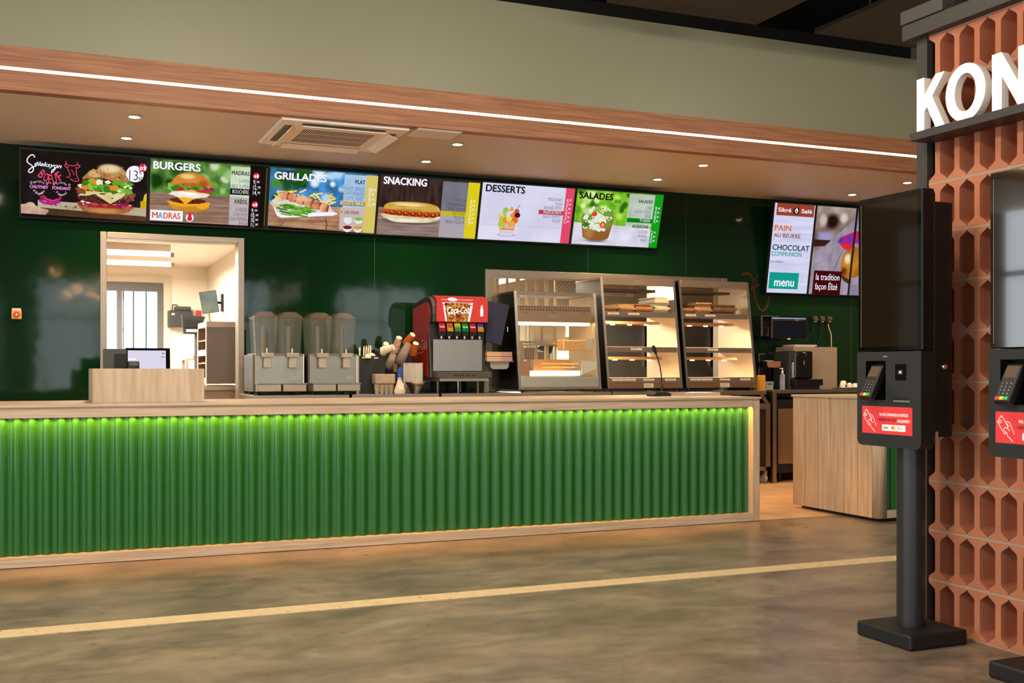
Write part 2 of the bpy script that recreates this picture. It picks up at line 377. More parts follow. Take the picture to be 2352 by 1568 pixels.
def fluo(name_label, x0, y0, x1, y1, z, power):
    t = thing('fluorescent_light', name_label, 'ceiling light', ((x0 + x1) / 2, (y0 + y1) / 2, z + 0.05))
    d = Vector((x1 - x0, y1 - y0, 0)).normalized(); a, b = Vector((x0, y0, z)), Vector((x1, y1, z))
    m = MB(); p = Vector((-d.y, d.x, 0)) * 0.05
    m.add([a - p + Vector((0, 0, .03)), a + p + Vector((0, 0, .03)), b + p + Vector((0, 0, .03)), b - p + Vector((0, 0, .03)), a - p + Vector((0, 0, KZ - z)), a + p + Vector((0, 0, KZ - z)), b + p + Vector((0, 0, KZ - z)), b - p + Vector((0, 0, KZ - z))],
          [(0, 1, 2, 3), (4, 7, 6, 5), (0, 4, 5, 1), (1, 5, 6, 2), (2, 6, 7, 3), (3, 7, 4, 0)], WHITE_P).build('housing', t)
    MB().cyl(a, b, 0.022, E('fff2d8', 9.0), n=12).build('tube', t)
    for q, s_ in ((a, -1), (b, 1)): MB().cyl(q + d * s_ * 0.001, q + d * s_ * 0.035, 0.024, M('8d8579', 0.5), n=12).build('end_cap', t)
    l = bpy.data.lights.new('fluorescent_glow', 'AREA'); l.shape = 'RECTANGLE'; l.size = 1.2; l.size_y = 0.08; l.energy = power; l.color = (1, 0.93, 0.8)
    lo = bpy.data.objects.new('fluorescent_glow', l); COL.objects.link(lo); lo.location = ((x0 + x1) / 2, (y0 + y1) / 2, z - 0.03); lo.rotation_euler = (0, 0, math.atan2(y1 - y0, x1 - x0))
fluo('lower of the two bright tubes seen through the kitchen doorway', 0.05, 12.9, 1.35, 12.9, 2.40, 130)
fluo('upper of the two bright tubes seen through the kitchen doorway', 0.05, 12.0, 1.25, 12.0, 2.42, 130)
fluo('fluorescent tube seen through the pass-through above the glass fries cabinet', 5.2, 11.5, 5.2, 12.6, 2.30, 230)

def at(px, py, y):
    """the point on the vertical plane Y = y that the survey pixel looks at -> (x, z)"""
    u, v = (px - 1176) / 2543, (850 - py) / 2543; th = math.radians(23.1); c, s = math.cos(th), math.sin(th)
    t = y / (c - s * u); return (c * u + s) * t, 1.22 + v * t

# ------------------------------------------------------------------ lights in the low ceiling
def downlight(x, y, label):
    t = thing('downlight', label, 'ceiling spotlight', (x, y, ZC), group='recessed spotlights of the low ceiling')
    MB().lathe([(0.062, -0.006), (0.05, -0.008), (0.047, 0.0)], (x, y, ZC), M('d8cbb8', 0.4), 28).build('rim', t)
    MB().lathe([(0.0, -0.009), (0.03, -0.0085), (0.044, -0.005)], (x, y, ZC), E('ffe2b0', 30.0), 24).build('lamp_lens', t)
    l = bpy.data.lights.new('downlight_beam', 'SPOT'); l.energy = DL_P; l.spot_size = math.radians(130); l.spot_blend = 0.9; l.color = WARM; l.shadow_soft_size = 0.05
    o = bpy.data.objects.new('downlight_beam', l); COL.objects.link(o); o.location = (x, y, ZC - 0.03)
DL_P = 140
for i, x in enumerate((0.68, 3.37, 5.9, 8.43)):
    nm = ('above the burger menu boards', 'right of the ceiling cassette', 'above the salad menu board', 'nearest the brick screen')[i]
    downlight(x, 9.12, 'small round ceiling spotlight %s, the one nearer the wooden band' % nm)
    downlight(x, 9.98, 'small round ceiling spotlight %s, the one nearer the green wall' % nm)

# ------------------------------------------------------------------ ceiling cassette and hatch
ac_m = M('e6dccd', 0.5)
t = thing('air_conditioner', 'white ceiling cassette air conditioner with square grille and open flaps', 'air conditioner', (2.26, 9.16, ZC))
ax0, ax1, ay0, ay1 = 1.74, 2.785, 8.655, 9.665
b = MB().box(ax0, ax1, ay0, ay1, ZC - 0.025, ZC - .0006, ac_m); b.build('panel', t, bevel=0.008)
g = MB().box(ax0 + .2, ax1 - .2, ay0 + .2, ay1 - .2, ZC - 0.033, ZC - 0.0251, ac_m)
for r in range(3):
    for k in range(30):
        x = ax0 + .235 + k * (ax1 - ax0 - .47) / 29; y = ay0 + .24 + r * .18
        g.box(x - .0055, x + .0055, y, y + .165, ZC - .0338, ZC - .0331, M('4b3c2c', 0.8))
g.build('grille', t)
slot_m = M('6a6350', 0.7)
for k, (x0, x1, y0, y1) in enumerate(((ax0 + .18, ax1 - .18, ay0 + .06, ay0 + .13), (ax0 + .18, ax1 - .18, ay1 - .13, ay1 - .06), (ax0 + .06, ax0 + .13, ay0 + .18, ay1 - .18), (ax1 - .13, ax1 - .06, ay0 + .18, ay1 - .18))):
    MB().box(x0, x1, y0, y1, ZC - 0.028, ZC - 0.0252, slot_m).build('air_slot', t)
    m = MB()
    if k == 0: m.quad((x0, y1, ZC - .026), (x1, y1, ZC - .026), (x1, y0 + .02, ZC - .05), (x0, y0 + .02, ZC - .05), ac_m)
    if k == 1: m.quad((x0, y0, ZC - .026), (x1, y0, ZC - .026), (x1, y1 + .02, ZC - .055), (x0, y1 + .02, ZC - .055), ac_m)
    if k == 2: m.quad((x1, y0, ZC - .026), (x1, y1, ZC - .026), (x0 + .02, y1, ZC - .08), (x0 + .02, y0, ZC - .08), ac_m)
    if k == 3: m.quad((x0, y0, ZC - .026), (x0, y1, ZC - .026), (x1 + .01, y1, ZC - .06), (x1 + .01, y0, ZC - .06), ac_m)
    f = m.build('flap', t); md = f.modifiers.new('thick', 'SOLIDIFY'); md.thickness = 0.006
t = thing('ceiling_hatch', 'pale flush square ceiling panel right of the air conditioner', 'ceiling panel', (3.05, 8.79, ZC))
MB().box(2.86, 3.225, 8.64, 8.93, ZC - .012, ZC - .0006, M('d8cdc4', 0.35)).build('panel', t)
MB().box(2.85, 3.235, 8.63, 8.94, ZC - .006, ZC - .0006, M('efe2cf', 0.4)).build('frame', t)

# ------------------------------------------------------------------ dark rafts over the hall
raft = M('1e160c', 0.8)
for k, (x0, x1) in enumerate(((4.23, 5.69), (6.31, 7.77))):
    t = thing('acoustic_raft', ('dark hanging ceiling raft above the middle of the bulkhead', 'dark hanging ceiling raft above the brick screen')[k], 'ceiling panel', ((x0 + x1) / 2, 6.0, 4.2), group='dark acoustic rafts under the hall ceiling')
    MB().box(x0, x1, 4.5, 7.97, 4.2, 4.245, raft).build('board', t, bevel=.004)
    for (x, y) in ((x0 + .3, 7.6), (x1 - .3, 7.6), (x0 + .3, 4.8), (x1 - .3, 4.8)):
        MB().cyl((x, y, 4.245), (x, y, 5.2), 0.003, M('6d6252', 0.5), n=6).build('suspension_wire', t)

# ------------------------------------------------------------------ the serving counter
CX0, CX1, CF, CB, CT = -2.6, 5.362, 7.46, 8.47, 1.005
t = thing('serving_counter', 'long oak serving counter with lit green corrugated front', 'counter', (1.4, 7.95, 0))
MB().box(CX0, CX1 + .01, CF - .012, CB, .988, CT, OAK_X).build('worktop', t, bevel=.002)
MB().box(CX0, CX1 - .063, CF, CF + .02, .924, .988, OAK_X).build('top_rail', t)
MB().box(CX0, CX1 - .063, CF, CF + .105, .004, .064, OAK_X).build('bottom_rail', t)
MB().box(CX1 - .063, CX1, CF, CF + .105, .004, .988, OAK_Z).build('post', t)
MB().box(CX1 - .02, CX1, CF + .1051, CB - .02, .004, .988, OAK_Z).build('side_panel', t)
MB().box(CX0, CX1 - .021, CB - .05, CB - .03, .004, .988, M('8b7356', 0.6)).build('back_panel', t)
n0 = int((CX1 - .063 - CX0) / .085 * 12); c = MB(); vs = []
for i in range(n0 + 1):
    x = CX0 + i * .085 / 12; a = 2 * PI * (x - 0.019) / .085; s_ = math.sin(a); y = CF + .073 - .0125 * (s_ + 0.12 * math.sin(3 * a))
    vs += [(min(x, CX1 - .0635), y, .064), (min(x, CX1 - .0635), y, .95)]
c.add(vs, [(2 * i, 2 * i + 2, 2 * i + 3, 2 * i + 1) for i in range(n0)], CORR, True)
c.build('corrugated_front', t, fix=False)
MB().box(CX0, CX1 - .064, CF + .092, CF + .1, .064, .985, M('1f3a22', 0.7)).build('backing_board', t)
MB().box(CX0, CX1 - .064, CF + .0205, CF + .045, .9405, .946, BLACK).box(CX0, CX1 - .064, CF + .043, CF + .045, .9238, .9404, BLACK).build('led_channel', t)
MB().box(CX0, CX1 - .066, CF + .024, CF + .031, .9325, .936, LEDC).build('led_strip', t)
MB().box(CX0, CX1 - .1, CF + .03, CF + .06, 0.0, .0039, BLACK).build('plinth', t)

t = thing('till_screen', 'low three sided oak box screening the till on the counter', 'counter screen', (.68, 8.1, CT))
MB().box(.32, 1.035, 7.79, 7.81, CT, 1.231, OAK_Z).build('front_panel', t, bevel=.0015)
MB().box(.32, .338, 7.8101, 8.42, CT, 1.231, OAK_Z).build('side_panel', t, bevel=.0015)
MB().box(1.017, 1.035, 7.8101, 8.42, CT, 1.231, OAK_Z).build('side_panel', t, bevel=.0015)

# till screens standing behind the oak box
t = thing('till_monitor', 'till monitor with pale lit desktop behind the oak box', 'monitor', (.70, 8.2, CT))
x0, zt = at(288, 797, 8.2); x1, _ = at(392, 797, 8.2)
b = MB().box(x0, x1, -.0, .03, .10, .375, GLOSSB); k0 = len(b.v)
b.xform(Matrix.Translation((0, 8.2, CT)) @ Matrix.Rotation(math.radians(-6), 4, 'X')); b.build('casing', t, bevel=.004)
b = MB().rect(x0 + .018, x1 - .03, .115, .357, -.001, E('dcd8ec', 1.0)).rect(x0 + .022, x0 + .075, .29, .30, -.0016, E('ffffff', 1.0)).line([(x1 - .055, .34), (x1 - .05, .33)], .004, -.0016, E('444455')).line([(x1 - .048, .345), (x1 - .043, .33)], .004, -.0016, E('444455')).line([(x1 - .062, .31), (x1 - .036, .31)], .006, -.0016, E('8a8a98'))
b.xform(Matrix.Translation((0, 8.2, CT)) @ Matrix.Rotation(math.radians(-6), 4, 'X')); b.build('display', t, fix=False)
MB().cyl((.70, 8.245, CT), (.70, 8.245, CT + .02), .09, BLACK).cyl((.70, 8.245, CT + .02), (.70, 8.235, CT + .14), .02, BLACK).build('stand', t)
t = thing('till_monitor', 'dark switched off till monitor left of the lit one behind the oak box', 'monitor', (.45, 8.22, CT))
xa, _ = at(237, 799, 8.15)
b = MB().prism([(0, .10), (.03, .10), (.045, .36), (.02, .365)], 'x', 0, .155, M('3b372f', 0.45)); b.xform(Matrix.Translation((xa, 8.15, CT))); b.build('casing', t, bevel=.004)
MB().box(xa + .075, xa + .154, 8.143, 8.149, CT + .10, CT + .33, M('0b0a0a', .6)).build('screen', t)
MB().box(xa + .03, xa + .12, 8.16, 8.26, CT, CT + .099, BLACK).build('stand', t)
t = thing('card_terminal', 'small black card terminal in front of the lit till monitor', 'card reader', (.60, 8.05, CT))
x0, z0 = at(294, 845, 8.05); x1, z1 = at(320, 829, 8.05)
MB().box(x0, x1, 8.03, 8.12, CT + .03, z1, BLACK_P).build('body', t, bevel=.01)
MB().box(x0 + .01, x1 - .008, 8.026, 8.0299, z1 - .03, z1 - .012, M('4d463c', .3)).build('screen', t)
MB().box(x0 + .02, x1 - .02, 8.05, 8.11, CT, CT + .0301, BLACK_P).build('foot', t)

# gooseneck microphone and the flyers
MX, MY = at(1513, 905, 8.0)[0], 8.0
t = thing('gooseneck_microphone', 'black gooseneck desk microphone standing on the counter', 'microphone', (MX, MY, CT))
MB().prism([(-.085, 0), (.085, 0), (.085, .022), (.03, .036), (-.045, .036), (-.085, .012)], 'y', -.06, .06, BLACK_P).xform(Matrix.Translation((MX, MY, CT))).build('base', t, bevel=.004)
MB().box(MX - .045, MX - .015, MY - .05, MY - .02, CT + .0365, CT + .04, M('2c2a28', .3)).build('talk_button', t)
path = [at(1521, 897, 8.0), at(1520, 885, 8.0), at(1519, 862, 8.0), at(1516, 842, 8.0), at(1511, 823, 8.0), at(1506, 810, 8.0)]
P = [(x, MY, max(z, CT + .03)) for x, z in path]
MB().cyl(P[0], (P[1][0], MY, P[1][2]), .012, BLACK_P, .009, 12).tube(P[1:], .0055, BLACK_P, 8).build('neck', t)
d = (Vector(P[-1]) - Vector(P[-2])).normalized()
MB().lathe([(.006, -.012), (.011, 0), (.014, .02), (.0145, .05), (.010, .063), (0.0, .067)], P[-1], M('0d0d0d', .8, bump=.4, bscale=300), 16, d).build('capsule', t)
t = thing('flyer_stack', 'flat stack of glossy flyers on the counter right of the microphone', 'flyers', (at(1612, 905, 8.1)[0], 8.1, CT))
x0, x1 = at(1572, 905, 7.95)[0], at(1655, 905, 7.95)[0]
for k in range(6): MB().box(x0 + .004 * (k % 2), x1 + .003 * (k % 3), 7.96, 8.20, CT + .0045 * k, CT + .0045 * k + .0042, M('b9aea4', .35) if k < 5 else M('c9bcb2', .25, hex2='a05a50', scale=14)).build('flyer', t)

# ------------------------------------------------------------------ the second counter by the brick screen
t = thing('side_counter', 'oak clad end of the second counter beside the passage', 'counter', (7.3, 7.5, 0))
SX, SY0, SY1 = 6.17, 7.0, 8.09
b = MB()
npl = 12; pw = (SY1 - SY0 - .07) / npl
for k in range(npl): b.box(SX + .002 * (k % 2), SX + .03, SY0 + .07 + k * pw + .0012, SY0 + .07 + (k + 1) * pw - .0012, .03, .985, OAK_Z)
b.build('plank_side', t)
arc = [(SX + .05 - .05 * math.cos(a), SY0 + .05 - .05 * math.sin(a)) for a in [i * PI / 16 for i in range(9)]]
MB().prism([(SX + .0005, SY0 + .069)] + arc + [(SX + .09, SY0 + .0001), (SX + .09, SY0 + .069)], 'z', .03, .985, OAK_Z, True).build('corner_post', t)
MB().box(SX - .012, 8.9, SY0 - .01, SY1 + .01, .9851, CT, OAK_X).build('worktop', t, bevel=.002)
MB().box(SX + .0905, 8.9, SY0 + .005, SY0 + .02, .03, .095, OAK_X).build('bottom_rail', t)
MB().box(SX + .0905, 8.9, SY0 + .005, SY0 + .02, .90, .985, OAK_X).build('top_rail', t)
c = MB(); vs = []; n0 = int((8.9 - SX - .0905) / .085 * 10)
for i in range(n0 + 1):
    x = SX + .0905 + i * .0085; vs += [(x, SY0 + .045 - .0125 * math.sin(2 * PI * x / .085), .095), (x, SY0 + .045 - .0125 * math.sin(2 * PI * x / .085), .90)]
c.add(vs, [(2 * i, 2 * i + 2, 2 * i + 3, 2 * i + 1) for i in range(n0)], CORR, True).build('corrugated_front', t, fix=False)
MB().box(SX + .0905, 8.88, SY0 + .07, SY1, .03, .985, M('8b7356', .6)).build('carcass', t)
MB().box(SX + .06, 8.85, SY0 + .05, SY1 - .05, 0, .0299, BLACK).build('plinth', t)

# ------------------------------------------------------------------ stainless back line
TZ = 1.0
def steel_table(x0, x1, label, doors=2, yf=9.9):
    t = thing('refrigerated_counter', label, 'work counter', ((x0 + x1) / 2, 10.25, 0), group='stainless refrigerated counters along the back wall')
    MB().box(x0, x1, yf, 10.645, TZ - .042, TZ, STEEL).build('worktop', t, bevel=.004)
    MB().box(x0 + .02, x1 - .02, yf + .05, 10.62, .14, TZ - .043, STEEL_D).build('cabinet', t)
    w = (x1 - x0 - .06) / doors
    for k in range(doors):
        d = MB().box(x0 + .03 + k * w + .006, x0 + .03 + (k + 1) * w - .006, yf + .028, yf + .0495, .18, TZ - .10, STEEL).build('door', t, bevel=.004)
        MB().box(x0 + .03 + k * w + .03, x0 + .03 + (k + 1) * w - .03, yf + .016, yf + .0275, TZ - .15, TZ - .13, CHROME).build('handle', d)
    for x in (x0 + .07, x1 - .07):
        for y in (yf + .1, 10.55): MB().cyl((x, y, 0), (x, y, .1399), .022, CHROME, n=14).build('foot', t)
    return t
steel_table(1.735, 2.607, 'stainless work counter under the two juice dispensers')
steel_table(2.632, 3.475, 'stainless work counter under the cups and organiser')
steel_table(3.50, 5.315, 'stainless work counter under the soda fountain and fries warmer', 3)

# the right one: open bracket, cupboard, castors
t = thing('mobile_work_table', 'stainless table on castors carrying the tall hot cabinets beside the passage', 'work table', (6.27, 10.25, 0))
x0, x1 = 5.325, 7.205
MB().box(x0, x1, 9.9, 10.645, TZ - .042, TZ, STEEL).build('worktop', t, bevel=.004)
MB().box(x0, 7.26, 9.92, 10.62, .16, .80, M('3b2c1e', .4, .5)).build('cupboard', t)
fr = MB(); xs = (x0, 6.4, 7.20)
for x in xs: fr.box(x, x + .06, 9.905, 9.9195, .14, .80, STEEL)
fr.box(x0, 7.26, 9.905, 9.9195, .80, .86, STEEL).box(x0, 7.26, 9.905, 9.9195, .14, .18, STEEL).box(x0, 7.26, 9.9199, 10.62, .8001, .86, STEEL)
fr.build('front_frame', t)
MB().prism([(7.12, TZ - .0421), (7.17, TZ - .0421), (7.25, .8601), (7.20, .8601)], 'y', 9.905, 9.935, STEEL).build('bracket', t)
MB().prism([(7.12, TZ - .0421), (7.17, TZ - .0421), (7.25, .8601), (7.20, .8601)], 'y', 10.55, 10.58, STEEL).build('bracket', t)
for x in (5.42, 7.12, 7.22):
    for y in ((9.97, 10.55) if x != 7.12 else (10.2,)):
        cs = MB().box(x - .02, x + .02, y - .035, y + .035, .09, .1399, M('a49a8b', .4, .8)).build('castor', t)
        MB().cyl((x - .014, y, .05), (x + .014, y, .05), .05, M('b9ac96', .6), n=20).build('wheel', cs)

t = thing('corner_work_table', 'stainless table at the right end with tray stack and coffee machine', 'work table', (8.4, 10.25, 0))
x0 = 7.285
MB().box(x0, 9.6, 9.9, 10.645, TZ - .03, TZ + .008, STEEL_D).build('worktop', t, bevel=.004)
for x in (x0 + .005, 9.54):
    for y in (9.905, 10.58): MB().box(x, x + .05, y, y + .05, 0, TZ - .0301, STEEL).build('leg', t)
t = thing('undercounter_fridge', 'low steel doored fridge standing under the right end table', 'fridge', (7.7, 10.2, 0))
MB().box(7.37, 8.15, 9.96, 10.55, .10, .90, BLACK_P).build('body', t)
d = MB().box(7.39, 8.13, 9.94, 9.9599, .20, .80, M('a58d72', .35, .9)).build('door', t, bevel=.004)
MB().box(7.40, 7.42, 9.925, 9.9399, .3, .7, CHROME).build('handle', d)
for x in (7.45, 8.07):
    for y in (10.0, 10.5): MB().cyl((x, y, 0), (x, y, .0999), .02, BLACK, n=10).build('foot', t)

# ------------------------------------------------------------------ juice dispensers
CLEAR = M('a8a499', .05, alpha=.13)
RIMC = M('8f7a68', .12, alpha=.28)
def juice(x0, x1, label):
    yf = 9.97; w = (x1 - x0) / 2
    t = thing('juice_dispenser', label, 'drink dispenser', ((x0 + x1) / 2, 10.15, TZ), group='twin tank juice dispensers')
    MB().box(x0 + .03, x1 - .015, yf + .01, 10.4, TZ + .03, 1.35, STEEL_D).build('cooling_body', t)
    MB().box(x0 + .026, x1 - .012, yf, yf + .0095, TZ + .10, 1.345, M('8f8a7a', .3, 1.0, bump=.3, bscale=4)).build('front_panel', t)
    sp = MB().box(x0, x0 + .0295, yf - .004, 10.4, TZ + .03, 1.36, M('5d574c', .45, .6))
    for i in range(16):
        for j in range(8): sp.box(x0 - .0012, x0 - .0002, yf + .03 + j * .045 + .02 * (i % 2), yf + .055 + j * .045 + .02 * (i % 2), TZ + .05 + i * .0185, TZ + .06 + i * .0185, BLACK)
    sp.build('side_grille', t)
    MB().box(x0 + .022, x0 + .0259, yf - .006, yf - .001, TZ + .03, 1.365, M('d8cfba', .35)).box(x1 - .0119, x1 - .002, yf - .006, yf - .001, TZ + .03, 1.365, M('d8cfba', .35)).build('edge_trim', t)
    MB().box(x0 + .026, x1 - .012, yf + .01, 10.39, 1.3505, 1.372, M('6f604e', .3)).build('tank_seat', t)
    lg = MB().line([(x1 - .098, TZ + .15), (x1 - .052, TZ + .15)], .007, yf - .0018, M('7b7463', .4)); lg.disc(x1 - .075, TZ + .15, .035, .014, yf - .001, M('a69e8c', .3, .8)).build('maker_plate', t, fix=False)
    for k in range(2):
        a, c = x0 + .02 + k * (w - .006), x0 + .02 + (k + 1) * (w - .006) - .012; cx = (a + c) / 2
        def ring(h, e, r=.035):
            xa, xb, ya, yb = a - e + .008, c + e - .008, yf + .005 - e, yf + .36 + e; out = []
            for (px, py, a0) in ((xb - r, yb - r, 0), (xa + r, yb - r, 90), (xa + r, ya + r, 180), (xb - r, ya + r, 270)):
                out += [(px + r * math.cos(math.radians(a0 + 15 * i)), py + r * math.sin(math.radians(a0 + 15 * i)), h) for i in range(7)]
            return out
        def loft(rings, m, cap=False):
            n = len(rings[0]); b = MB(); b.add([p for r_ in rings for p in r_], [(q * n + i, q * n + (i + 1) % n, (q + 1) * n + (i + 1) % n, (q + 1) * n + i) for q in range(len(rings) - 1) for i in range(n)], m, True)
            if cap: b.add(rings[-1], [tuple(range(n))], m)
            return b
        tk = loft([ring(1.373, -.012), ring(1.55, -.004), ring(1.695, .004)], CLEAR).build('tank', t)
        loft([ring(1.692, .007), ring(1.706, .007), ring(1.709, 0), ring(1.742, -.035, .03), ring(1.748, -.045, .03)], RIMC, True).build('lid', t)
        MB().cyl((cx, yf + .16, 1.374), (cx, yf + .16, 1.62), .022, M('5c584e', .3)).build('mixer_column', t)
        tp = MB().box(cx - .05, cx + .05, yf - .07, yf - .008, 1.335, 1.375, M('9b9284', .45)).build('tap', t, bevel=.004)
        MB().cyl((cx - .006, yf - .04, 1.3751), (cx - .006, yf - .04, 1.415), .008, M('c9c0ae', .3, .6), n=12).build('handle', tp)
        MB().box(cx - .034, cx + .03, yf - .06, yf - .009, 1.24, 1.3349, M('a59a8a', .4)).build('spout', tp, bevel=.006)
        MB().box(a, c - .002, yf - .13, yf - .0065, TZ + .03, TZ + .095, M('a09481', .3, .6)).build('drip_tray', t, bevel=.006)
        gr = MB().box(a - .004, c + .002, yf - .135, yf - .0065, TZ + .0952, TZ + .104, M('8d8372', .4, .6))
        for i in range(14): gr.box(a + .012 + i * .013, a + .019 + i * .013, yf - .12, yf - .02, TZ + .1042, TZ + .1045, BLACK)
        gr.build('drip_grate', t)
    for x in (x0 + .05, x1 - .05):
        for y in (yf + .03, 10.35): MB().cyl((x, y, TZ), (x, y, TZ + .0299), .016, BLACK, n=12).build('foot', t)
juice(1.742, 2.205, 'left steel juice dispenser with two clear tanks beside the doorway')
juice(2.238, 2.70, 'right steel juice dispenser with two clear tanks beside the black organiser')

# ------------------------------------------------------------------ organiser, straws, lids, cups
t = thing('lid_organiser', 'black upright organiser box with white straws and lids on top', 'organiser', (2.86, 10.05, TZ))
MB().box(2.735, 2.985, 10.04, 10.05, TZ, 1.355, M('1f1d18', .5)).build('front_panel', t)
MB().box(2.71, 2.7349, 10.04, 10.25, TZ, 1.352, M('a8a296', .35, .7)).build('side_panel', t)
MB().box(2.735, 2.985, 10.0501, 10.25, TZ, 1.33, M('14130f', .6)).build('body', t)
MB().rect(2.765, 2.80, 1.331, 1.343, 10.0395, M('d8d0bf', .5)).build('name_tag', t, fix=False); MB().rect(2.88, 2.92, 1.329, 1.341, 10.0395, M('d8d0bf', .5)).build('name_tag', t, fix=False)
pap = M('e8dcc4', .6)
def straw(x, y, z0, z1, label, lean=0.0):
    return tag(MB().cyl((x, y, z0), (x + lean, y, z1), .0042, pap, n=8).build('paper_straw'), label, 'straw', 'white straws standing in the black organiser')
tag(MB().cyl((2.754, 10.09, 1.3305), (2.754, 10.09, 1.435), .008, pap, n=12).build('paper_straw'), 'single thick white straw standing alone at the left of the organiser', 'straw')
for k in range(12): straw(2.80 + .007 * k, 10.13 + .012 * (k % 3), 1.3305, 1.435 + .012 * math.sin(k * 1.7) + .003 * k * .5, 'white straw in the bunch standing in the black organiser', .004)
for k, (x, y) in enumerate(((2.812, 10.02), (2.875, 10.108))):
    tag(MB().lathe([(.045 if k else .03, 0), (.05 if k else .034, .004), (.044 if k else .03, .015), (.03 if k else .02, .04), (.012, .052 if k else .04), (0, .054 if k else .042)], (x, y, 1.3305), M('ddcba6', .35), 24).build('dome_lid'), ('small', 'large')[k] + ' cream dome lid on top of the black organiser', 'lid')

CUPW = M('d9cdb9', .5, hex2='c7b8a2', scale=30); CUPO = M('c4621f', .5, hex2='a94e17', scale=40); CUPC = M('c9baa8', .05, alpha=.10, coat=.6); DISC = M('ecd9af', .5); CUPP = M('d3c2a8', .5, hex2='b98a78', scale=22, contrast=(.5, .56))
t = thing('cup_rack', 'black cup rack holding tilted cups behind the cartons', 'rack', (3.1, 10.25, TZ))
MB().box(2.95, 3.33, 10.26, 10.36, TZ, 1.42, BLACK_P).build('housing', t, bevel=.01)
for (x, z) in ((3.07, 1.25), (3.13, 1.3), (3.22, 1.35), (3.08, 1.2)): MB().cyl((x, 10.2595, z), (x - .01, 10.205, z - .02), .038, BLACK_P, n=18).build('holder', t)
def cups(px, py, dx, dz, n, r, L, mat, label, lab_disc=None, y=9.98):
    x, z = at(px, py, y); d = Vector((dx, .75, dz)).normalized()
    for k in range(n):
        p = Vector((x, y, z)) + d * (.022 * k if k < 2 else .022 + .016 * (k - 1))
        b = MB(); e = d * L
        b.cyl(p, p + e, r * .78, mat, r, 22, caps=False); b.cyl(p - d * .0006, p + d * .0004, r * .76, lab_disc or mat, n=22)
        b.lathe([(r, L - .004), (r + .0012, L - .002), (r + .0012, L), (r - .0004, L)], p, mat, 22, d, caps=False)
        tag(b.build('paper_cup' if mat is not CUPC else 'plastic_cup'), label, 'cup', label + ' group')
for a in ((887, 789, -.02, -.75, 3, .034, .085, CUPW, 'white paper cup nested in the stack nearest the straws', DISC, 10.07),
          (917, 775, -.12, -1.0, 4, .036, .10, CUPP, 'patterned white paper cup nested in the topmost white stack', DISC, 10.03),
          (904, 797, -.9, -.35, 3, .037, .085, CUPW, 'plain white paper cup nested in the stack facing the room', DISC, 9.90),
          (903, 813, -.08, -.9, 5, .042, .09, CUPC, 'clear plastic cup in the short stack below the white cups', None),
          (938, 790, -.35, -1.1, 8, .045, .09, CUPC, 'clear plastic cup in the long stack before the orange cups', None, 9.93),
          (948, 768, -.35, -.75, 3, .037, .09, CUPO, 'orange paper cup nested in the topmost orange stack', DISC, 10.08),
          (955, 788, -.05, -1.0, 3, .037, .09, CUPO, 'orange paper cup nested in the lower orange stack', DISC, 10.05)): cups(*a[:9], a[9], *a[10:])
x, z = at(908, 842, 10.0)
for k in range(3): tag(MB().lathe([(.018, 0), (.024, .03), (.026, .034)], (x - .002 * k, 10.0, z - .05 + .022 * k), M('8f6f44', .15, .4), 18).build('sauce_cup'), 'tiny shiny brown cup behind the grey carton', 'cup', 'tiny brown cups behind the grey carton')

CART = M('a8997f', .75, hex2='9a8b72', scale=20)
t = thing('cup_carrier', 'grey pulp cup carrier carton left of the spray bottle', 'cup carrier', (2.95, 9.93, TZ))
b = MB(); x0, x1 = 2.855, 3.045
for k in range(2): pass
b.prism([(x0, .095), (x1, .095), (x1, .185), (x0 - .004, .185)], 'y', 9.905, 10.03, CART); b.xform(Matrix.Translation((0, 0, TZ - .0))).build('wall', t, bevel=.008)
for k in range(4): MB().lathe([(.018, 0), (.026, .05), (.028, .0945)], (x0 + .028 + k * .045, 9.955, TZ), CART, 14).build('cup_well', t)
t = thing('spray_bottle', 'white spray bottle with blue trigger head on the back line', 'bottle', (3.04, 9.90, TZ))
x = at(918, 880, 9.88)[0]
MB().lathe([(.05, 0), (.055, .012), (.055, .03), (.03, .10), (.026, .115), (.018, .14), (.018, .155)], (x, 9.88, TZ), M('d0c0a6', .5), 8, sy=.7).build('body', t)
MB().rect(x - .026, x + .026, TZ + .04, TZ + .10, 9.842, M('e4dccb', .5)).build('sticker', t, fix=False)
hd = MB().lathe([(.022, .1551), (.022, .20), (.017, .22)], (x, 9.88, TZ), M('1c4fa0', .4), 14).build('trigger_head', t)
MB().prism([(x - .02, TZ + .2), (x + .02, TZ + .2), (x + .024, TZ + .235), (x - .004, TZ + .25)], 'y', 9.855, 9.90, M('1c4fa0', .4)).build('nozzle', hd, bevel=.004)
t = thing('napkin_box', 'clear sided box packed with upright white wrapped straws', 'straw box', (3.18, 10.0, TZ))
x0, zt = at(926, 833, 10.11); x1, _ = at(971, 833, 10.11)
wl = MB(); cl = M('d6cbb8', .15, alpha=.35)
wl.box(x0, x0 + .004, 10.105, 10.19, TZ + .0005, zt, cl).box(x1 - .004, x1, 10.105, 10.19, TZ + .0005, zt, cl).box(x0 + .0041, x1 - .0041, 10.105, 10.108, TZ + .0005, zt, cl).box(x0 + .0041, x1 - .0041, 10.1081, 10.19, TZ + .0005, TZ + .004, cl)
wl.build('case', t)
for k in range(22): tag(MB().cyl((x0 + .012 + k * (x1 - x0 - .024) / 21, 10.125 + .018 * (k % 3), TZ + .005), (x0 + .012 + k * (x1 - x0 - .024) / 21 + .006 * math.sin(k * 2.3), 10.125 + .018 * (k % 3), zt - .02 + .012 * math.sin(k * 1.3)), .0045, M('dcd2c0', .7), n=6).build('wrapped_straw'), 'white wrapped straw standing in the clear sided box', 'straw', 'wrapped straws in the clear sided box')
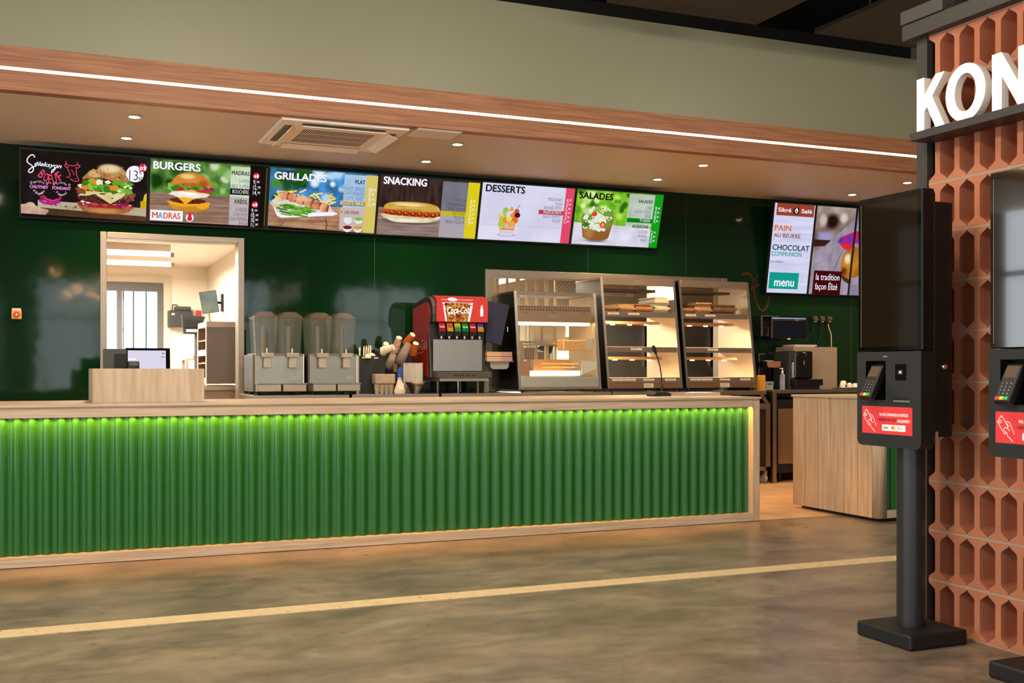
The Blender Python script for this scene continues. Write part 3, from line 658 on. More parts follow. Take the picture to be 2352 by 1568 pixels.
t = thing('mixing_bowl', 'flared stainless bowl in front of the soda fountain', 'bowl', (3.2, 10.0, TZ))
xc = at(957, 880, 9.98)[0]
MB().lathe([(.05, 0), (.055, .003), (.108, .107), (.111, .108), (.107, .104), (.053, .006), (0, .006)], (xc, 9.985, TZ), CHROME, 36).build('bowl', t, fix=False)

# ------------------------------------------------------------------ soda fountain
def soda():
    x0, x1 = 3.42, 3.99
    t = thing('soda_fountain', 'red and black soda fountain with lit cola sign and six taps', 'drink dispenser', (3.7, 10.2, TZ))
    shell = M('2b2621', .4); red = M('9a1f10', .3, coat=.4)
    prof = [(10.0, 1.145), (10.05, 1.53), (10.05, 1.672), (9.927, 1.676), (9.925, 1.76), (9.94, 1.83), (9.98, 1.89), (10.05, 1.925), (10.15, 1.93), (10.55, 1.875), (10.55, 1.145)]
    MB().prism(prof, 'x', x0, x1, shell).build('shell', t, bevel=.01)
    ins = [(10.07, 1.16), (10.09, 1.50), (10.05, 1.60), (10.02, 1.68), (10.0, 1.76), (10.03, 1.83), (10.09, 1.87), (10.15, 1.875), (10.52, 1.825), (10.52, 1.16)]
    s = MB().prism(ins, 'x', x0 - .004, x0 - .0001, red); s.build('side_panel', t)
    S = Matrix.Translation((x0 - .0046, 10.53, 0)) @ Matrix.Rotation(math.radians(-90), 4, 'Z')
    MB().text('Coca-Cola', .03, 1.42, .10, 0, M('c98d80', .5), 'L', bold=.01, shear=.3, width=.40).line([(.05, 1.40), (.2, 1.385), (.34, 1.40)], .008, 0, M('c98d80', .5)).xform(S).build('side_logo', t, fix=False)
    # lit curved header
    hp = [(9.921, 1.682), (9.917, 1.84), (9.928, 1.88), (9.965, 1.915), (10.045, 1.936)]
    def header_y(z):
        for (a, c), (d, e) in zip(hp, hp[1:]):
            if c <= z <= e: return a + (d - a) * (z - c) / (e - c)
        return hp[0][0] if z < hp[0][1] else hp[-1][0]
    h = MB(); rl = E('e0463c', 1.0); vs = []
    for (y, z) in hp: vs += [(x0 + .035, y - .001, z), (x1 - .012, y - .001, z)]
    h.add(vs, [(2 * i, 2 * i + 1, 2 * i + 3, 2 * i + 2) for i in range(len(hp) - 1)], rl, True)
    def on(b, k0):
        b.v[k0:] = [(p[0], header_y(p[2]) - .003 + p[1], p[2]) for p in b.v[k0:]]
    k0 = len(h.v); gx = x0 + .035
    X = lambda a: gx + a * (x1 - .012 - gx)       # 0..1 across the header
    Z = lambda a: 1.684 + a * .245
    def grid(pts, m, dy, nz=6):
        # quad strip with the outline's left/right edges so it bends with the header
        (xa, za), (xb, zb), (xc_, zc), (xd, zd) = pts; k = len(h.v); v = []
        for i in range(nz + 1):
            u = i / nz; v += [(X(xa + (xd - xa) * u), dy, Z(za + (zd - za) * u)), (X(xb + (xc_ - xb) * u), dy, Z(zb + (zc - zb) * u))]
        h.add(v, [(2 * i, 2 * i + 1, 2 * i + 3, 2 * i + 2) for i in range(nz)], m); on(h, k)
    grid([(.17, .0), (.64, .0), (.72, .86), (.10, .86)], E('f4ece2', 1.05), 0)
    grid([(.20, .0), (.60, .0), (.655, .72), (.15, .72)], E('7a2412', 1.0, hex2='e8a248', scale=34, contrast=(.42, .66)), -.0008)
    k = len(h.v); h.disc(X(.32), Z(.86), .05, .02, -.0002, E('f8f0ea', 1.05), 16); on(h, k)
    k = len(h.v); h.text('Coca-Cola', X(.20), Z(.32), .062, -.0022, E('ffffff', 1.2), 'L', bold=.022, shear=.32, width=.235); h.line([(X(.22), Z(.27)), (X(.30), Z(.31)), (X(.36), Z(.27))], .006, -.0022, E('ffffff', 1.2)); on(h, k)
    k = len(h.v); bw = E('f6f2ee', 1.1)
    h.poly([(X(.845), Z(.22)), (X(.905), Z(.22)), (X(.905), Z(.45)), (X(.90), Z(.53)), (X(.888), Z(.62)), (X(.885), Z(.66)), (X(.865), Z(.66)), (X(.862), Z(.62)), (X(.85), Z(.53)), (X(.845), Z(.45))], -.001, bw); on(h, k)
    h.build('lit_header', t, fix=False)
    cols = (('e03038', 'c41f40', 'Coca-Cola', 'ffffff'), ('e8641c', 'f0a020', 'Fanta', '2b3f90'), ('d6c820', '3f8f50', '=', 'c0392b'), ('1f9a34', '168a2c', 'Sprite', 'e8f8e0'), ('d02830', 'c02028', 'Coca-Cola', 'ffffff'), ('5b3a90', 'f08a1c', 'Tropico', 'e8c020'))
    w = (x1 - x0 - .10) / 6
    for k, (c1, c2, nm, c3) in enumerate(cols):
        a = x0 + .075 + k * w
        v = MB().prism([(9.965, 1.548), (10.02, 1.548), (10.02, 1.672), (9.985, 1.672), (9.955, 1.59)], 'x', a, a + w - .01, BLACK_P).build('tap_valve', t, bevel=.003)
        def P(u, s_): return (a + .004 + u * (w - .018), 9.954 + s_ * .0295 - .0008, 1.592 + s_ * .078)
        l = MB().add([P(0, .0), P(1, 0), P(1, .5), P(0, .5)], [(0, 1, 2, 3)], E(c2, .8)).add([P(0, .5), P(1, .5), P(1, 1), P(0, 1)], [(0, 1, 2, 3)], E(c1, .8))
        k1 = len(l.v); l.text(nm, .5, .45, .22, -.001, E(c3, .9), 'C', bold=.03, width=.86 if len(nm) > 5 else .7)
        l.v[k1:] = [tuple(Vector(P(q[0], q[2])) + Vector((0, -.0012, .0003))) for q in l.v[k1:]]
        l.build('flavour_label', v, fix=False)
        MB().cyl((a + w / 2 - .005, 9.99, 1.522), (a + w / 2 - .005, 9.99, 1.5479), .012, M('b8b0a4', .3, .8), n=12).build('nozzle', v)
    MB().box(x0 + .025, x1 - .045, 9.985, 9.9995, 1.21, 1.515, M('9a948a', .33, .9, bump=.04, bscale=20)).build('splash_plate', t, bevel=.003)
    MB().text('Lancer', x1 - .11, 1.245, .012, 9.984, M('8b8478', .4), 'C').build('maker_logo', t, fix=False)
    MB().box(x0 + .03, x1 + .01, 9.87, 9.999, 1.145, 1.205, M('4a423a', .4)).build('drip_tray', t, bevel=.006)
    gt = MB()
    for k in range(4): gt.box(x0 + .19 + k * .06, x0 + .235 + k * .06, 9.868, 9.8699, 1.168, 1.18, M('241f1a', .6))
    gt.build('tray_slot', t)
    MB().box(x0 + .07, x1 + .0, 9.93, 10.5, 1.115, 1.1449, M('b8b0a0', .4, .7)).build('base_frame', t)
    for x in (x0 + .06, x1 - .10):
        for y in (9.96, 10.45): MB().cyl((x, y, TZ), (x, y, 1.1149), .013, M('6d5a44', .3, .7), n=12).build('leg', t)
    MB().cyl((x0 + .27, 9.97, TZ), (x0 + .27, 9.97, 1.1149), .006, CHROME, n=10).build('drain_pipe', t)
soda()

t = thing('swivel_monitor', 'tilted dark navy back of a monitor between soda fountain and fries warmer', 'monitor', (4.12, 10.3, 1.5))
c4 = [at(px, py, 10.08) for px, py in ((1115, 783), (1152, 794), (1171, 700), (1123, 691))]
MB().prism([(c4[0][0], c4[0][1]), (c4[1][0], c4[1][1]), (c4[2][0], c4[2][1]), (c4[3][0], c4[3][1])], 'y', 10.08, 10.11, M('23233a', .45)).build('casing', t, bevel=.006)
MB().rect(c4[2][0] - .028, c4[2][0] - .02, 1.60, 1.65, 10.0785, M('d8d4cc', .5)).build('sticker', t, fix=False)
MB().tube([(4.18, 10.111, 1.62), (4.18, 10.4, 1.60), (4.18, 10.64, 1.60)], .014, BLACK, 8).build('arm', t)
MB().tube([(c4[0][0] + .03, 10.10, c4[0][1] - .002), (c4[0][0] + .0, 10.3, 1.46), (c4[0][0] + .01, 10.6, 1.44), (c4[0][0] + .01, 10.64, 1.44)], .004, BLACK, 6).build('cable', t)
t = thing('napkin_shelf', 'small steel bracket shelf with pink napkins right of the soda fountain', 'shelf', (4.12, 10.2, 1.32))
x0, z0 = at(1112, 831, 10.05); x1, _ = at(1176, 831, 10.05); x0 = 4.003
MB().box(x0, x1, 10.0, 10.61, z0, z0 + .01, STEEL).build('tray', t, bevel=.002)
MB().prism([(x0 + .05, z0 - .0001), (x1 - .03, z0 - .0001), (x1 - .035, z0 - .05), (x1 - .06, z0 - .07), (x0 + .08, z0 - .07), (x0 + .055, z0 - .05)], 'y', 10.05, 10.06, M('b0a898', .4, .5)).build('apron', t)
MB().box(x0 + .09, x0 + .14, 10.3, 10.34, TZ, z0 - .0001, M('a39a80', .5, .4)).build('post', t)
for k in range(2):
    tt = thing('napkin_pack', ('lower', 'upper')[k] + ' pack of pink and cream napkins on the small bracket shelf', 'napkins', ((x0 + x1) / 2, 10.1, z0 + .0105 + k * .047))
    for q in range(4): MB().box(x0 + .002, (x0 + x1) / 2 + .012, 10.01 + .008 * k, 10.2, z0 + .0105 + k * .047 + q * .011, z0 + .0205 + k * .047 + q * .0105, M('caa884', .8)).box((x0 + x1) / 2 + .0121, x1 - .012, 10.01 + .008 * k, 10.2, z0 + .0105 + k * .047 + q * .011, z0 + .0205 + k * .047 + q * .0105, M('b98d84', .8)).build('folded_layer', tt)

# ------------------------------------------------------------------ fries warmer and hot cabinets
WARMST = M('b0a08c', .28, 1.0)
STEEL_K = M('6f675b', .25, 1.0)
HEAT = E('ffd08a', 7.0)
def lean(z, z0, z1, y0, y1): return y0 + (y1 - y0) * (z - z0) / (z1 - z0)
def cab_frame(t, x0, x1, z0, z1, y0, y1, yb, th=.026):
    for (a, c) in ((x0, x0 + .004), (x1 - .004, x1)):
        MB().prism([(y0 + .002, z0), (yb, z0), (yb, z1 - .0221), (y1 + .002, z1 - .0221)], 'x', a, c, STEEL_K).quad(*[((c + .0006) if a < x0 + .001 else (a - .0006), y, z) for y, z in ((y0 + .02, z0 + .003), (yb - .003, z0 + .003), (yb - .003, z1 - .025), (y1 + .02, z1 - .025))], M('d6c3a6', .36, .6, coat=.6)).build('side_panel', t, fix=False)
    for (a, c) in ((x0 - .004, x0 + th), (x1 - th, x1 + .004)):
        f = MB().add([(a, y0 - .01, z0), (c, y0 - .01, z0), (c, y1 - .01, z1), (a, y1 - .01, z1), (a, y0 + .0015, z0), (c, y0 + .0015, z0), (c, y1 + .0015, z1), (a, y1 + .0015, z1)],
              [(0, 1, 2, 3), (4, 7, 6, 5), (0, 4, 5, 1), (1, 5, 6, 2), (2, 6, 7, 3), (3, 7, 4, 0)], STEEL); f.build('front_post', t)
    MB().box(x0 - .004, x1 + .004, y1 + .0016, yb, z1 - .022, z1, WARMST).build('roof', t)

def fries():
    x0, x1, z0, z1, y0, y1, yb = 4.305, 5.205, 1.03, 2.003, 9.92, 10.05, 10.645
    t = thing('fries_warmer', 'open steel fries warmer with lit tray left of the tall hot cabinets', 'food warmer', (4.75, 10.25, TZ))
    cab_frame(t, x0, x1, z0, z1, y0, y1, yb)
    yl = lambda z: lean(z, z0, z1, y0, y1)
    MB().box(x0 + .0265, x1 - .0265, yl(1.98) - .008, yl(1.98) + .004, 1.965, 1.9805, STEEL).build('top_rail', t)
    MB().box(x0 + .0265, x1 - .0265, y0 - .004, y0 + .02, 1.055, 1.155, M('b9c0b0', .3, .8)).build('front_panel', t, bevel=.002)
    MB().box(x0 + .0265, x1 - .0265, y0 - .006, y0 + .02, z0, 1.0545, WARMST).build('base_rail', t)
    yy = yl(1.75)
    pn = MB().box(x0 + .0265, x1 - .06, yy, yy + .02, 1.70, 1.862, M('a3876b', .35, .8))
    for i in range(25):
        pn.box(x0 + .05 + i * .031, x0 + .072 + i * .031, yy - .0012, yy - .0002, 1.845, 1.852, BLACK)
        pn.box(x0 + .05 + i * .031, x0 + .068 + i * .031, yy - .0012, yy - .0002, 1.812, 1.832, M('3a2e22', .5)).box(x0 + .055 + i * .031, x0 + .063 + i * .031, yy - .0018, yy - .0013, 1.818, 1.826, M('a3876b', .35, .8))
    pn.text('VIZU', x0 + .42, 1.745, .034, yy - .0008, M('c7b49a', .3, .6), 'C', bold=-.02, sx=1.1).line([(x0 + .07, 1.79), (x0 + .14, 1.787)], .008, yy - .0008, M('6b5840', .5)).line([(x0 + .40, 1.792), (x0 + .44, 1.791)], .008, yy - .0008, M('6b5840', .5)).line([(x1 - .17, 1.79), (x1 - .12, 1.79)], .008, yy - .0008, M('6b5840', .5))
    pn.build('control_panel', t)
    MB().box(x0 + .0265, x1 - .0265, yy + .0205, 10.5, 1.70, 1.712, WARMST).build('bag_shelf', t)
    MB().box(x0 + .03, x1 - .06, yy + .03, yy + .14, 1.672, 1.6995, HEAT).build('heat_lamp', t)
    sb = MB().box(x0 + .0265, x0 + .065, yl(1.45), 10.3, 1.42, 1.51, M('a5886c', .4, .7)).build('bracket', t)
    MB().box(x0 + .08, x0 + .55, 10.2, 10.5, 1.50, 1.515, STEEL).build('mid_shelf', t)
    d = MB().box(x1 - .37, x1 - .11, yl(1.45) + .05, yl(1.45) + .20, 1.42, 1.525, M('e8b874', .25, .6)).build('scoop_rest', t, bevel=.01)
    MB().prism([(x1 - .109, 1.42), (x1 - .027, 1.47), (x1 - .027, 1.54), (x1 - .109, 1.53)], 'y', yl(1.45) + .04, yl(1.45) + .05, M('c9c8b4', .35, .7)).build('bracket', t)
    MB().prism([(x0 + .027, 1.17), (x0 + .027, 1.31), (x0 + .13, 1.31), (x0 + .13, 1.155)], 'y', y0 + .03, y0 + .04, M('b08262', .4, .7)).build('tray_end', t)
    MB().prism([(x1 - .027, 1.30), (x1 - .2, 1.32), (x1 - .2, 1.175), (x1 - .027, 1.235)], 'y', y0 + .03, y0 + .04, M('cfcdb4', .4, .6)).build('tray_end', t)
    MB().box(x0 + .131, x1 - .201, y0 + .06, y0 + .11, 1.165, 1.215, E('ffe9c0', 4.0)).build('tray_lamp', t)
    MB().box(x0 + .14, x1 - .0265, y0 + .13, 10.55, 1.15, 1.162, WARMST).build('fries_tray', t)
    MB().box(x0 + .28, x1 - .201, 10.2, 10.21, 1.162, 1.33, M('d0975c', .35, .7)).build('tray_back', t)
    for k in range(2): MB().cyl((x0 + .3, y0 + .12, 1.25 + .035 * k), (x1 - .201, y0 + .12, 1.25 + .035 * k), .006, M('e0b070', .25, .9), n=10).build('tray_rail', t)
    for x in (x0 + .05, x1 - .05):
        for y in (y0 + .03, yb - .06): MB().cyl((x, y, TZ), (x, y, z0 - .0001), .016, BLACK, n=12).build('foot', t)
    # bags waiting on the top shelf and card boxes behind
    pb = M('d3c3a4', .8, hex2='c2af8d', scale=8); pw = M('c9c4ae', .8)
    for k, (a, w, h, m, nm) in enumerate(((.04, .16, .05, pw, 'white paper sleeves at the left of the fries warmer shelf'), (.24, .15, .085, pb, 'cream paper bags in the middle of the fries warmer shelf'), (.53, .26, .09, pw, 'pale paper bags at the right of the fries warmer shelf'))):
        q = thing('bag_bundle', 'small pile of ' + nm, 'paper bags', (x0 + a + w / 2, 10.2, 1.7125))
        for j in range(4): MB().prism([(x0 + a + .01 * j, 1.8625 - .15 + j * h / 4), (x0 + a + w - .004 * j, 1.7125 + j * h / 4), (x0 + a + w + .008, 1.7125 + (j + .85) * h / 4), (x0 + a + w * .5, 1.7125 + (j + .95) * h / 4 ), (x0 + a + .006 * j, 1.7125 + (j + .8) * h / 4)], 'y', 10.09, 10.35, m).xform(Matrix.Translation((0, .01 * (j % 2), .151 if False else 0))).build('bag', q)
    return t
fries()

def hot_cabinet(x0, label, bags):
    x1 = x0 + .876; z0, z1, y0, y1, yb = 1.035, 2.175, 9.92, 10.085, 10.645
    t = thing('hot_cabinet', label, 'heated display', ((x0 + x1) / 2, 10.25, TZ), group='tall heated display cabinets')
    cab_frame(t, x0, x1, z0, z1, y0, y1, yb, .022)
    yl = lambda z: lean(z, z0, z1, y0, y1)
    hd = MB().box(x0 + .0225, x1 - .0225, y1 - .022, y1 + .0014, 2.10, 2.1745, M('b69c82', .35, .9)).build('header', t)
    MB().text('VIZU', (x0 + x1) / 2, 2.122, .036, y1 - .0232, M('d9c4a8', .3, .6), 'C', bold=-.02, sx=1.1).build('header_lettering', t, fix=False)
    shelves = (1.79, 1.425, 1.11)
    for k, z in enumerate(shelves):
        y = yl(z) + .004
        MB().box(x0 + .0045, x1 - .0045, y + .02, yb - .02, z + .005, z + .013, WARMST).build('shelf', t)
        st = MB().box(x0 + .0225, x1 - .0225, y, y + .0195, z - .02, z + .035, M('958373', .35, .8)); st.build('price_rail', t, bevel=.002)
        tg = MB()
        for q in ((.06, .30) if k == 0 else (.30,) if k == 1 else (.06, .2, .42, .68)):
            w = .13; tg.rect(x0 + q, x0 + q + w, z + .003, z + .022, y - .0008, M('d9cdb8', .6)); tg.line([(x0 + q + .015, z + .0125), (x0 + q + w - .02 - .02 * (k % 2), z + .0125)], .006, y - .0014, M('a3957e', .6))
        tg.build('price_tags', t, fix=False)
    MB().box(x0 + .0225, x1 - .0225, y0 + .004, y0 + .022, z0, 1.0895, M('94795f', .35, .85)).build('base_panel', t)
    pl = MB().rect(x0 + .42, x0 + .535, 1.04, 1.085, y0 + .0032, M('cbbfa9', .5))
    for q in range(5): pl.line([(x0 + .428, 1.079 - q * .008), (x0 + .525 - .012 * (q % 3), 1.079 - q * .008)], .0035, y0 + .0026, M('8f826c', .6))
    pl.build('rating_plate', t, fix=False)
    for z in (1.77, 1.405):
        y = yl(z) + .06; xa, xb = x0 + .03, x0 + .66
        lm = MB().prism([(y - .05, z - .045), (y + .16, z - .045), (y + .19, z - .075), (y - .08, z - .075)], 'x', xa, xb, M('b98d5e', .3, .9)).build('heat_lamp', t)
        for q in range(3): MB().cyl((xa + .10 + q * .2, y + .02, z - .079), (xa + .15 + q * .2, y + .02, z - .079), .004, E('ffdf9a', 30.0), n=10).build('bulb', lm)
        l = bpy.data.lights.new('heat_glow', 'AREA'); l.shape = 'RECTANGLE'; l.size = .55; l.size_y = .12; l.energy = HEAT_P; l.color = (1, .60, .26)
        o = bpy.data.objects.new('heat_glow', l); COL.objects.link(o); o.location = ((xa + xb) / 2, y + .05, z - .095)
    MB().box(x0 + .03, x0 + .66, yl(2.08) + .03, yl(2.08) + .25, 2.035, 2.06, M('5d4c3a', .3, .8)).build('upper_lamp_hood', t)
    for x in (x0 + .05, x1 - .05):
        for y in (y0 + .03, yb - .06): MB().cyl((x, y, TZ), (x, y, z0 - .0001), .016, BLACK, n=12).build('foot', t)
    for (a, w, n, hh, m, nm) in bags:
        for j in range(n):
            b = MB(); zz = 1.8035 + j * hh; o = .012 * math.sin(j * 2.1 + a * 9); o2 = .02 * math.sin(j * 1.3)
            b.add([(x0 + a + o, yl(1.8) + .05 + o2, zz), (x0 + a + w + o, yl(1.8) + .045 + o2, zz), (x0 + a + w + o, 10.42, zz), (x0 + a + o, 10.42, zz),
                   (x0 + a + o + .004, yl(1.8) + .055 + o2, zz + hh * .9), (x0 + a + w * .5 + o, yl(1.8) + .05 + o2, zz + hh * .98), (x0 + a + w + o - .006, yl(1.8) + .05 + o2, zz + hh * .8), (x0 + a + w + o - .004, 10.41, zz + hh * .9), (x0 + a + w * .5 + o, 10.41, zz + hh * .98), (x0 + a + o, 10.41, zz + hh * .8)],
                  [(3, 2, 1, 0), (0, 1, 6, 5, 4), (1, 2, 7, 6), (2, 3, 9, 8, 7), (3, 0, 4, 9), (4, 5, 8, 9), (5, 6, 7, 8)], m)
            tag(b.build('paper_bag'), nm, 'paper bag', nm + ' pile')
    return t
HEAT_P = 18
BAGB = M('a5703f', .8, hex2='8f5c30', scale=9); BAGT = M('b98a58', .8, hex2='a2754a', scale=9); BAGW = M('cdbb95', .8); BAGD = M('7d5330', .8, hex2='6a4426', scale=9)
hot_cabinet(5.284, 'left tall hot cabinet behind the gooseneck microphone, white sleeves on top shelf', (
    (.03, .17, 5, .015, BAGB, 'folded brown paper bag in the left pile of the left hot cabinet'), (.21, .19, 7, .015, BAGT, 'folded tan paper bag in the second pile of the left hot cabinet'),
    (.41, .20, 8, .0135, BAGB, 'folded brown paper bag in the third pile of the left hot cabinet'), (.64, .17, 12, .0155, BAGW, 'cream paper sleeve in the tall pile of the left hot cabinet')))
hot_cabinet(6.212, 'right tall hot cabinet beside the wall screens, only brown bags on top shelf', (
    (.03, .17, 5, .015, BAGB, 'folded brown paper bag in the left pile of the right hot cabinet'), (.21, .20, 9, .0155, BAGT, 'folded tan paper bag in the middle pile of the right hot cabinet'),
    (.43, .30, 8, .0155, BAGD, 'dark folded paper bag in the wide pile of the right hot cabinet')))

# ------------------------------------------------------------------ things on the right end table
t = thing('order_screen', 'small black order monitor on the green wall above the coffee machine', 'monitor', (7.9, 10.5, 1.6))
x0, z1 = at(1771, 726, 10.45); x1, z0 = at(1852, 779, 10.45)
MB().box(x0, x1, 10.45, 10.485, z0, z1, GLOSSB).build('casing', t, bevel=.004)
d = MB().rect(x0 + .012, x1 - .008, z0 + .02, z1 - .012, 10.4494, E('17171c', 1.0)).rect(x0 + .012, x1 - .008, z1 - .028, z1 - .012, 10.4488, E('9aa0b4', .9)).rect(x0 + .016, x0 + .09, z1 - .032, z1 - .026, 10.4484, E('3f9a50', .9)).rect(x0 + .012, x1 - .02, z1 - .045, z1 - .042, 10.4484, E('9a5a20', .8)).rect(x0 + .012, x0 + .018, z0 + .02, z1 - .045, 10.4484, E('9a5a20', .8)).rect(x1 - .16, x1 - .11, z1 - .042, z1 - .036, 10.4482, E('b09a80', .8))
d.build('display', t, fix=False)
MB().rect((x0 + x1) / 2 - .02, (x0 + x1) / 2 + .02, z0 - .004, z0 + .01, 10.4480, M('c8c2ba', .5)).build('sticker', t, fix=False)
MB().box((x0 + x1) / 2 - .04, (x0 + x1) / 2 + .04, 10.4855, 10.645, z0 + .08, z0 + .16, BLACK).build('wall_mount', t)
t = thing('steel_wall_box', 'thin steel wall cover left of and behind the black order monitor', 'wall box', (7.72, 10.6, 1.6))
xa, za = at(1748, 724, 10.5); xb, zb = at(1790, 772, 10.5)
MB().box(xa, xa + .02, 10.5, 10.645, zb, za, STEEL).box(xa + .0201, xb, 10.62, 10.645, zb, za, M('5d5143', .4, .6)).box(xa + .0201, xb, 10.5, 10.6199, za - .01, za, STEEL).build('cover', t)
for k, px in enumerate((1870, 1886, 1902)):
    xq, zq = at(px, 733, 10.6)
    t = thing('wall_socket', 'dark lidded wall socket, %s of the three beside the order monitor' % ('leftmost', 'middle one', 'rightmost')[k], 'socket', (xq, 10.62, zq))
    MB().box(xq - .035, xq + .03, 10.575, 10.645, zq - .035, zq + .035, M('2b2620', .4)).build('body', t, bevel=.006)
    MB().prism([(10.5745, zq - .02), (10.5745, zq + .034), (10.55, zq - .008), (10.552, zq - .02)], 'x', xq - .03, xq + .028, M('3b352d', .35)).build('lid', t)
    MB().rect(xq - .012, xq + .02, zq - .034, zq - .022, 10.5742, M('d8d0c4', .5)).build('tag', t, fix=False)
xq, zq = at(1902, 738, 10.57); xr, zr = at(1910, 797, 10.5)
tag(MB().tube([(xq, 10.57, zq - .03), (xq + .004, 10.56, zq - .08), (xq + .02, 10.54, (zq + zr) / 2), (xr, 10.5, zr)], .006, M('a8937a', .5), 8).build('power_cable'), 'beige power cable hanging from the rightmost wall socket', 'cable')
for k, (p0, p1, p2) in enumerate((((1868, 740), (1866, 762), (1850, 786)), ((1886, 740), (1884, 765), (1879, 790)))):
    pts = [(*at(p[0], p[1], 10.6), ) for p in (p0, p1, p2)]
    tag(MB().tube([(x, 10.6, z) for x, z in pts], .005, BLACK, 6).build('power_cable'), 'black power cable hanging from the %s wall socket' % ('leftmost', 'middle')[k], 'cable')
pts = [at(*p, 10.55) for p in ((1733, 755), (1745, 775), (1762, 783), (1768, 800), (1772, 815))]
tag(MB().tube([(x, 10.55, z) for x, z in pts], .005, BLACK, 6).build('power_cable'), 'loose black cable drooping between hot cabinet and order monitor', 'cable')
t = thing('receipt_printer', 'black receipt printer and till equipment in the shade left of the coffee machine', 'printer', (7.7, 10.3, TZ))
xa, za = at(1738, 810, 10.3); xb = 7.575
MB().box(xa + .02, xb, 10.3, 10.6, TZ + .0085, za, M('0c0b0a', .3)).build('body', t, bevel=.02)
xk, zk = at(1762, 812, 10.28); MB().box(xk, xk + .07, 10.26, 10.2995, zk - .01, zk + .02, M('161514', .3)).build('hood', t)
MB().box(*[at(1758, 829, 10.25)[0], at(1777, 829, 10.25)[0]], 10.25, 10.2995, at(1758, 829, 10.25)[1], at(1758, 829, 10.25)[1] + .006, M('d8cdb8', .5)).build('paper_slip', t)
xa, za = at(1762, 830, 9.99); xb, zb = at(1793, 844, 9.99)
t = thing('card_flap', 'brown rounded flap hanging in front of the black printer', 'panel', ((xa + xb) / 2, 9.99, zb))
MB().prism([(xa, za), (xb, za), (xb - .002, zb + .02), (xb - .02, zb), (xa + .02, zb), (xa + .002, zb + .02)], 'y', 9.985, 9.999, M('8a5a40', .5)).build('flap', t, bevel=.003)
MB().box(xa + .02, xb - .03, 9.9991, 10.2995, za - .02, za - .005, BLACK).build('bracket', t)
xa, za = at(1739, 862, 10.0); xb, _ = at(1758, 862, 10.0)
t = thing('wire_basket', 'small yellow perforated basket beside the right hot cabinet', 'basket', ((xa + xb) / 2, 10.03, TZ))
yl_ = M('cf8f24', .5); b = MB(); zt = za + .005
b.box(xa, xb, 10.0, 10.005, TZ + .0005, zt, yl_).box(xa, xb, 10.075, 10.08, TZ + .0005, zt, yl_).box(xa, xa + .005, 10.0051, 10.0749, TZ + .0005, zt, yl_).box(xb - .005, xb, 10.0051, 10.0749, TZ + .0005, zt, yl_)
for i in range(4):
    for j in range(6): b.box(xa + .012 + i * .02, xa + .02 + i * .02, 9.9985, 9.9999, TZ + .015 + j * .018, TZ + .022 + j * .018, M('5a3c10', .8))
b.build('basket_wall', t)
MB().tube([(xa + .01, 10.03, zt), (xa + .02, 10.03, zt + .04), (xb - .03, 10.03, zt + .075), (xb - .006, 10.03, zt)], .002, M('3b342c', .5), 6).build('handle', t)
xa, za = at(1759, 876, 10.0); xb, _ = at(1777, 876, 10.0)
tag(MB().prism([(xa, za), (xb, za), (xb - .008, TZ + .0005), (xa + .004, TZ + .0005)], 'y', 10.0, 10.09, M('8b8a80', .5)).box(xa + .02, xb - .02, 9.998, 9.9999, za - .035, za - .02, M('3b3a36', .6)).build('storage_bin'), 'small grey plastic bin right of the yellow basket', 'bin')
xs_, zs_ = at(1797, 880, 10.05)
t = thing('sanitiser_bottle', 'clear hand sanitiser bottle with white pump beside the coffee machine', 'bottle', (xs_, 10.05, TZ + .008))
MB().lathe([(.03, 0), (.031, .005), (.031, .155), (.024, .17), (.012, .178)], (xs_, 10.05, TZ + .008), M('c5c0c4', .08, alpha=.55, hex2='8f8a92', scale=70), 20).build('bottle', t)
p = MB().cyl((xs_, 10.05, TZ + .1861), (xs_, 10.05, TZ + .215), .013, WHITE_P, n=14).cyl((xs_, 10.05, TZ + .215), (xs_, 10.05, TZ + .235), .006, WHITE_P, n=10).box(xs_ - .035, xs_ + .008, 10.043, 10.057, TZ + .235, TZ + .245, WHITE_P)
p.build('pump', t)

# coffee machine
xa, _ = at(1814, 888, 10.0); xb, zt = at(1868, 806, 10.0); xc_, _ = at(1826, 888, 10.0)
t = thing('coffee_machine', 'black capsule coffee machine in front of the beige tray stack', 'coffee machine', ((xa + xb) / 2, 10.1, TZ))
zt0 = TZ + .0085
MB().box(xc_, xb, 10.0, 10.3, zt0 + .115, zt, M('090808', .25)).build('body', t, bevel=.02, seg=3)
MB().box(xa, xc_ - .0005, 10.005, 10.3, zt0, zt - .01, M('2d302c', .35)).build('side_tank', t, bevel=.006)
MB().box(xc_ + .0005, xb, 10.08, 10.3, zt0, zt0 + .1149, BLACK_P).build('rear_column', t)
MB().box(xa + .01, xb + .055, 9.90, 10.0795, zt0 + .045, zt0 + .112, M('0b0a0a', .2)).build('drip_tray', t, bevel=.004)
MB().box(xa + .03, xb + .03, 9.93, 10.0795, zt0, zt0 + .0449, BLACK_P).build('tray_foot', t)
MB().text('LAVAZZA', 0, 0, .026, 0, M('e6e0d4', .5), 'L', bold=.04, width=.165).xform(Matrix.Translation((xc_ - .012, 10.0042, zt0 + .135)) @ Matrix.Rotation(math.radians(-90), 4, 'Y')).build('side_lettering', t, fix=False)
cp = MB().text('lavazza', (xc_ + xb) / 2, zt - .022, .010, 9.9992, M('dcd6cc', .5), 'C', bold=.03).rect((xc_ + xb) / 2 - .022, (xc_ + xb) / 2 + .022, zt - .055, zt - .035, 9.9992, E('3a0f10', .8))
for i in range(8): cp.disc(xc_ + .03 + .012 * (i % 2) + .115 * (i // 4), zt - .03 - .02 * ((i % 4) // 2), .003, .003, 9.9992, M('9a948a', .4), 8)
cp.build('control_panel', t, fix=False)
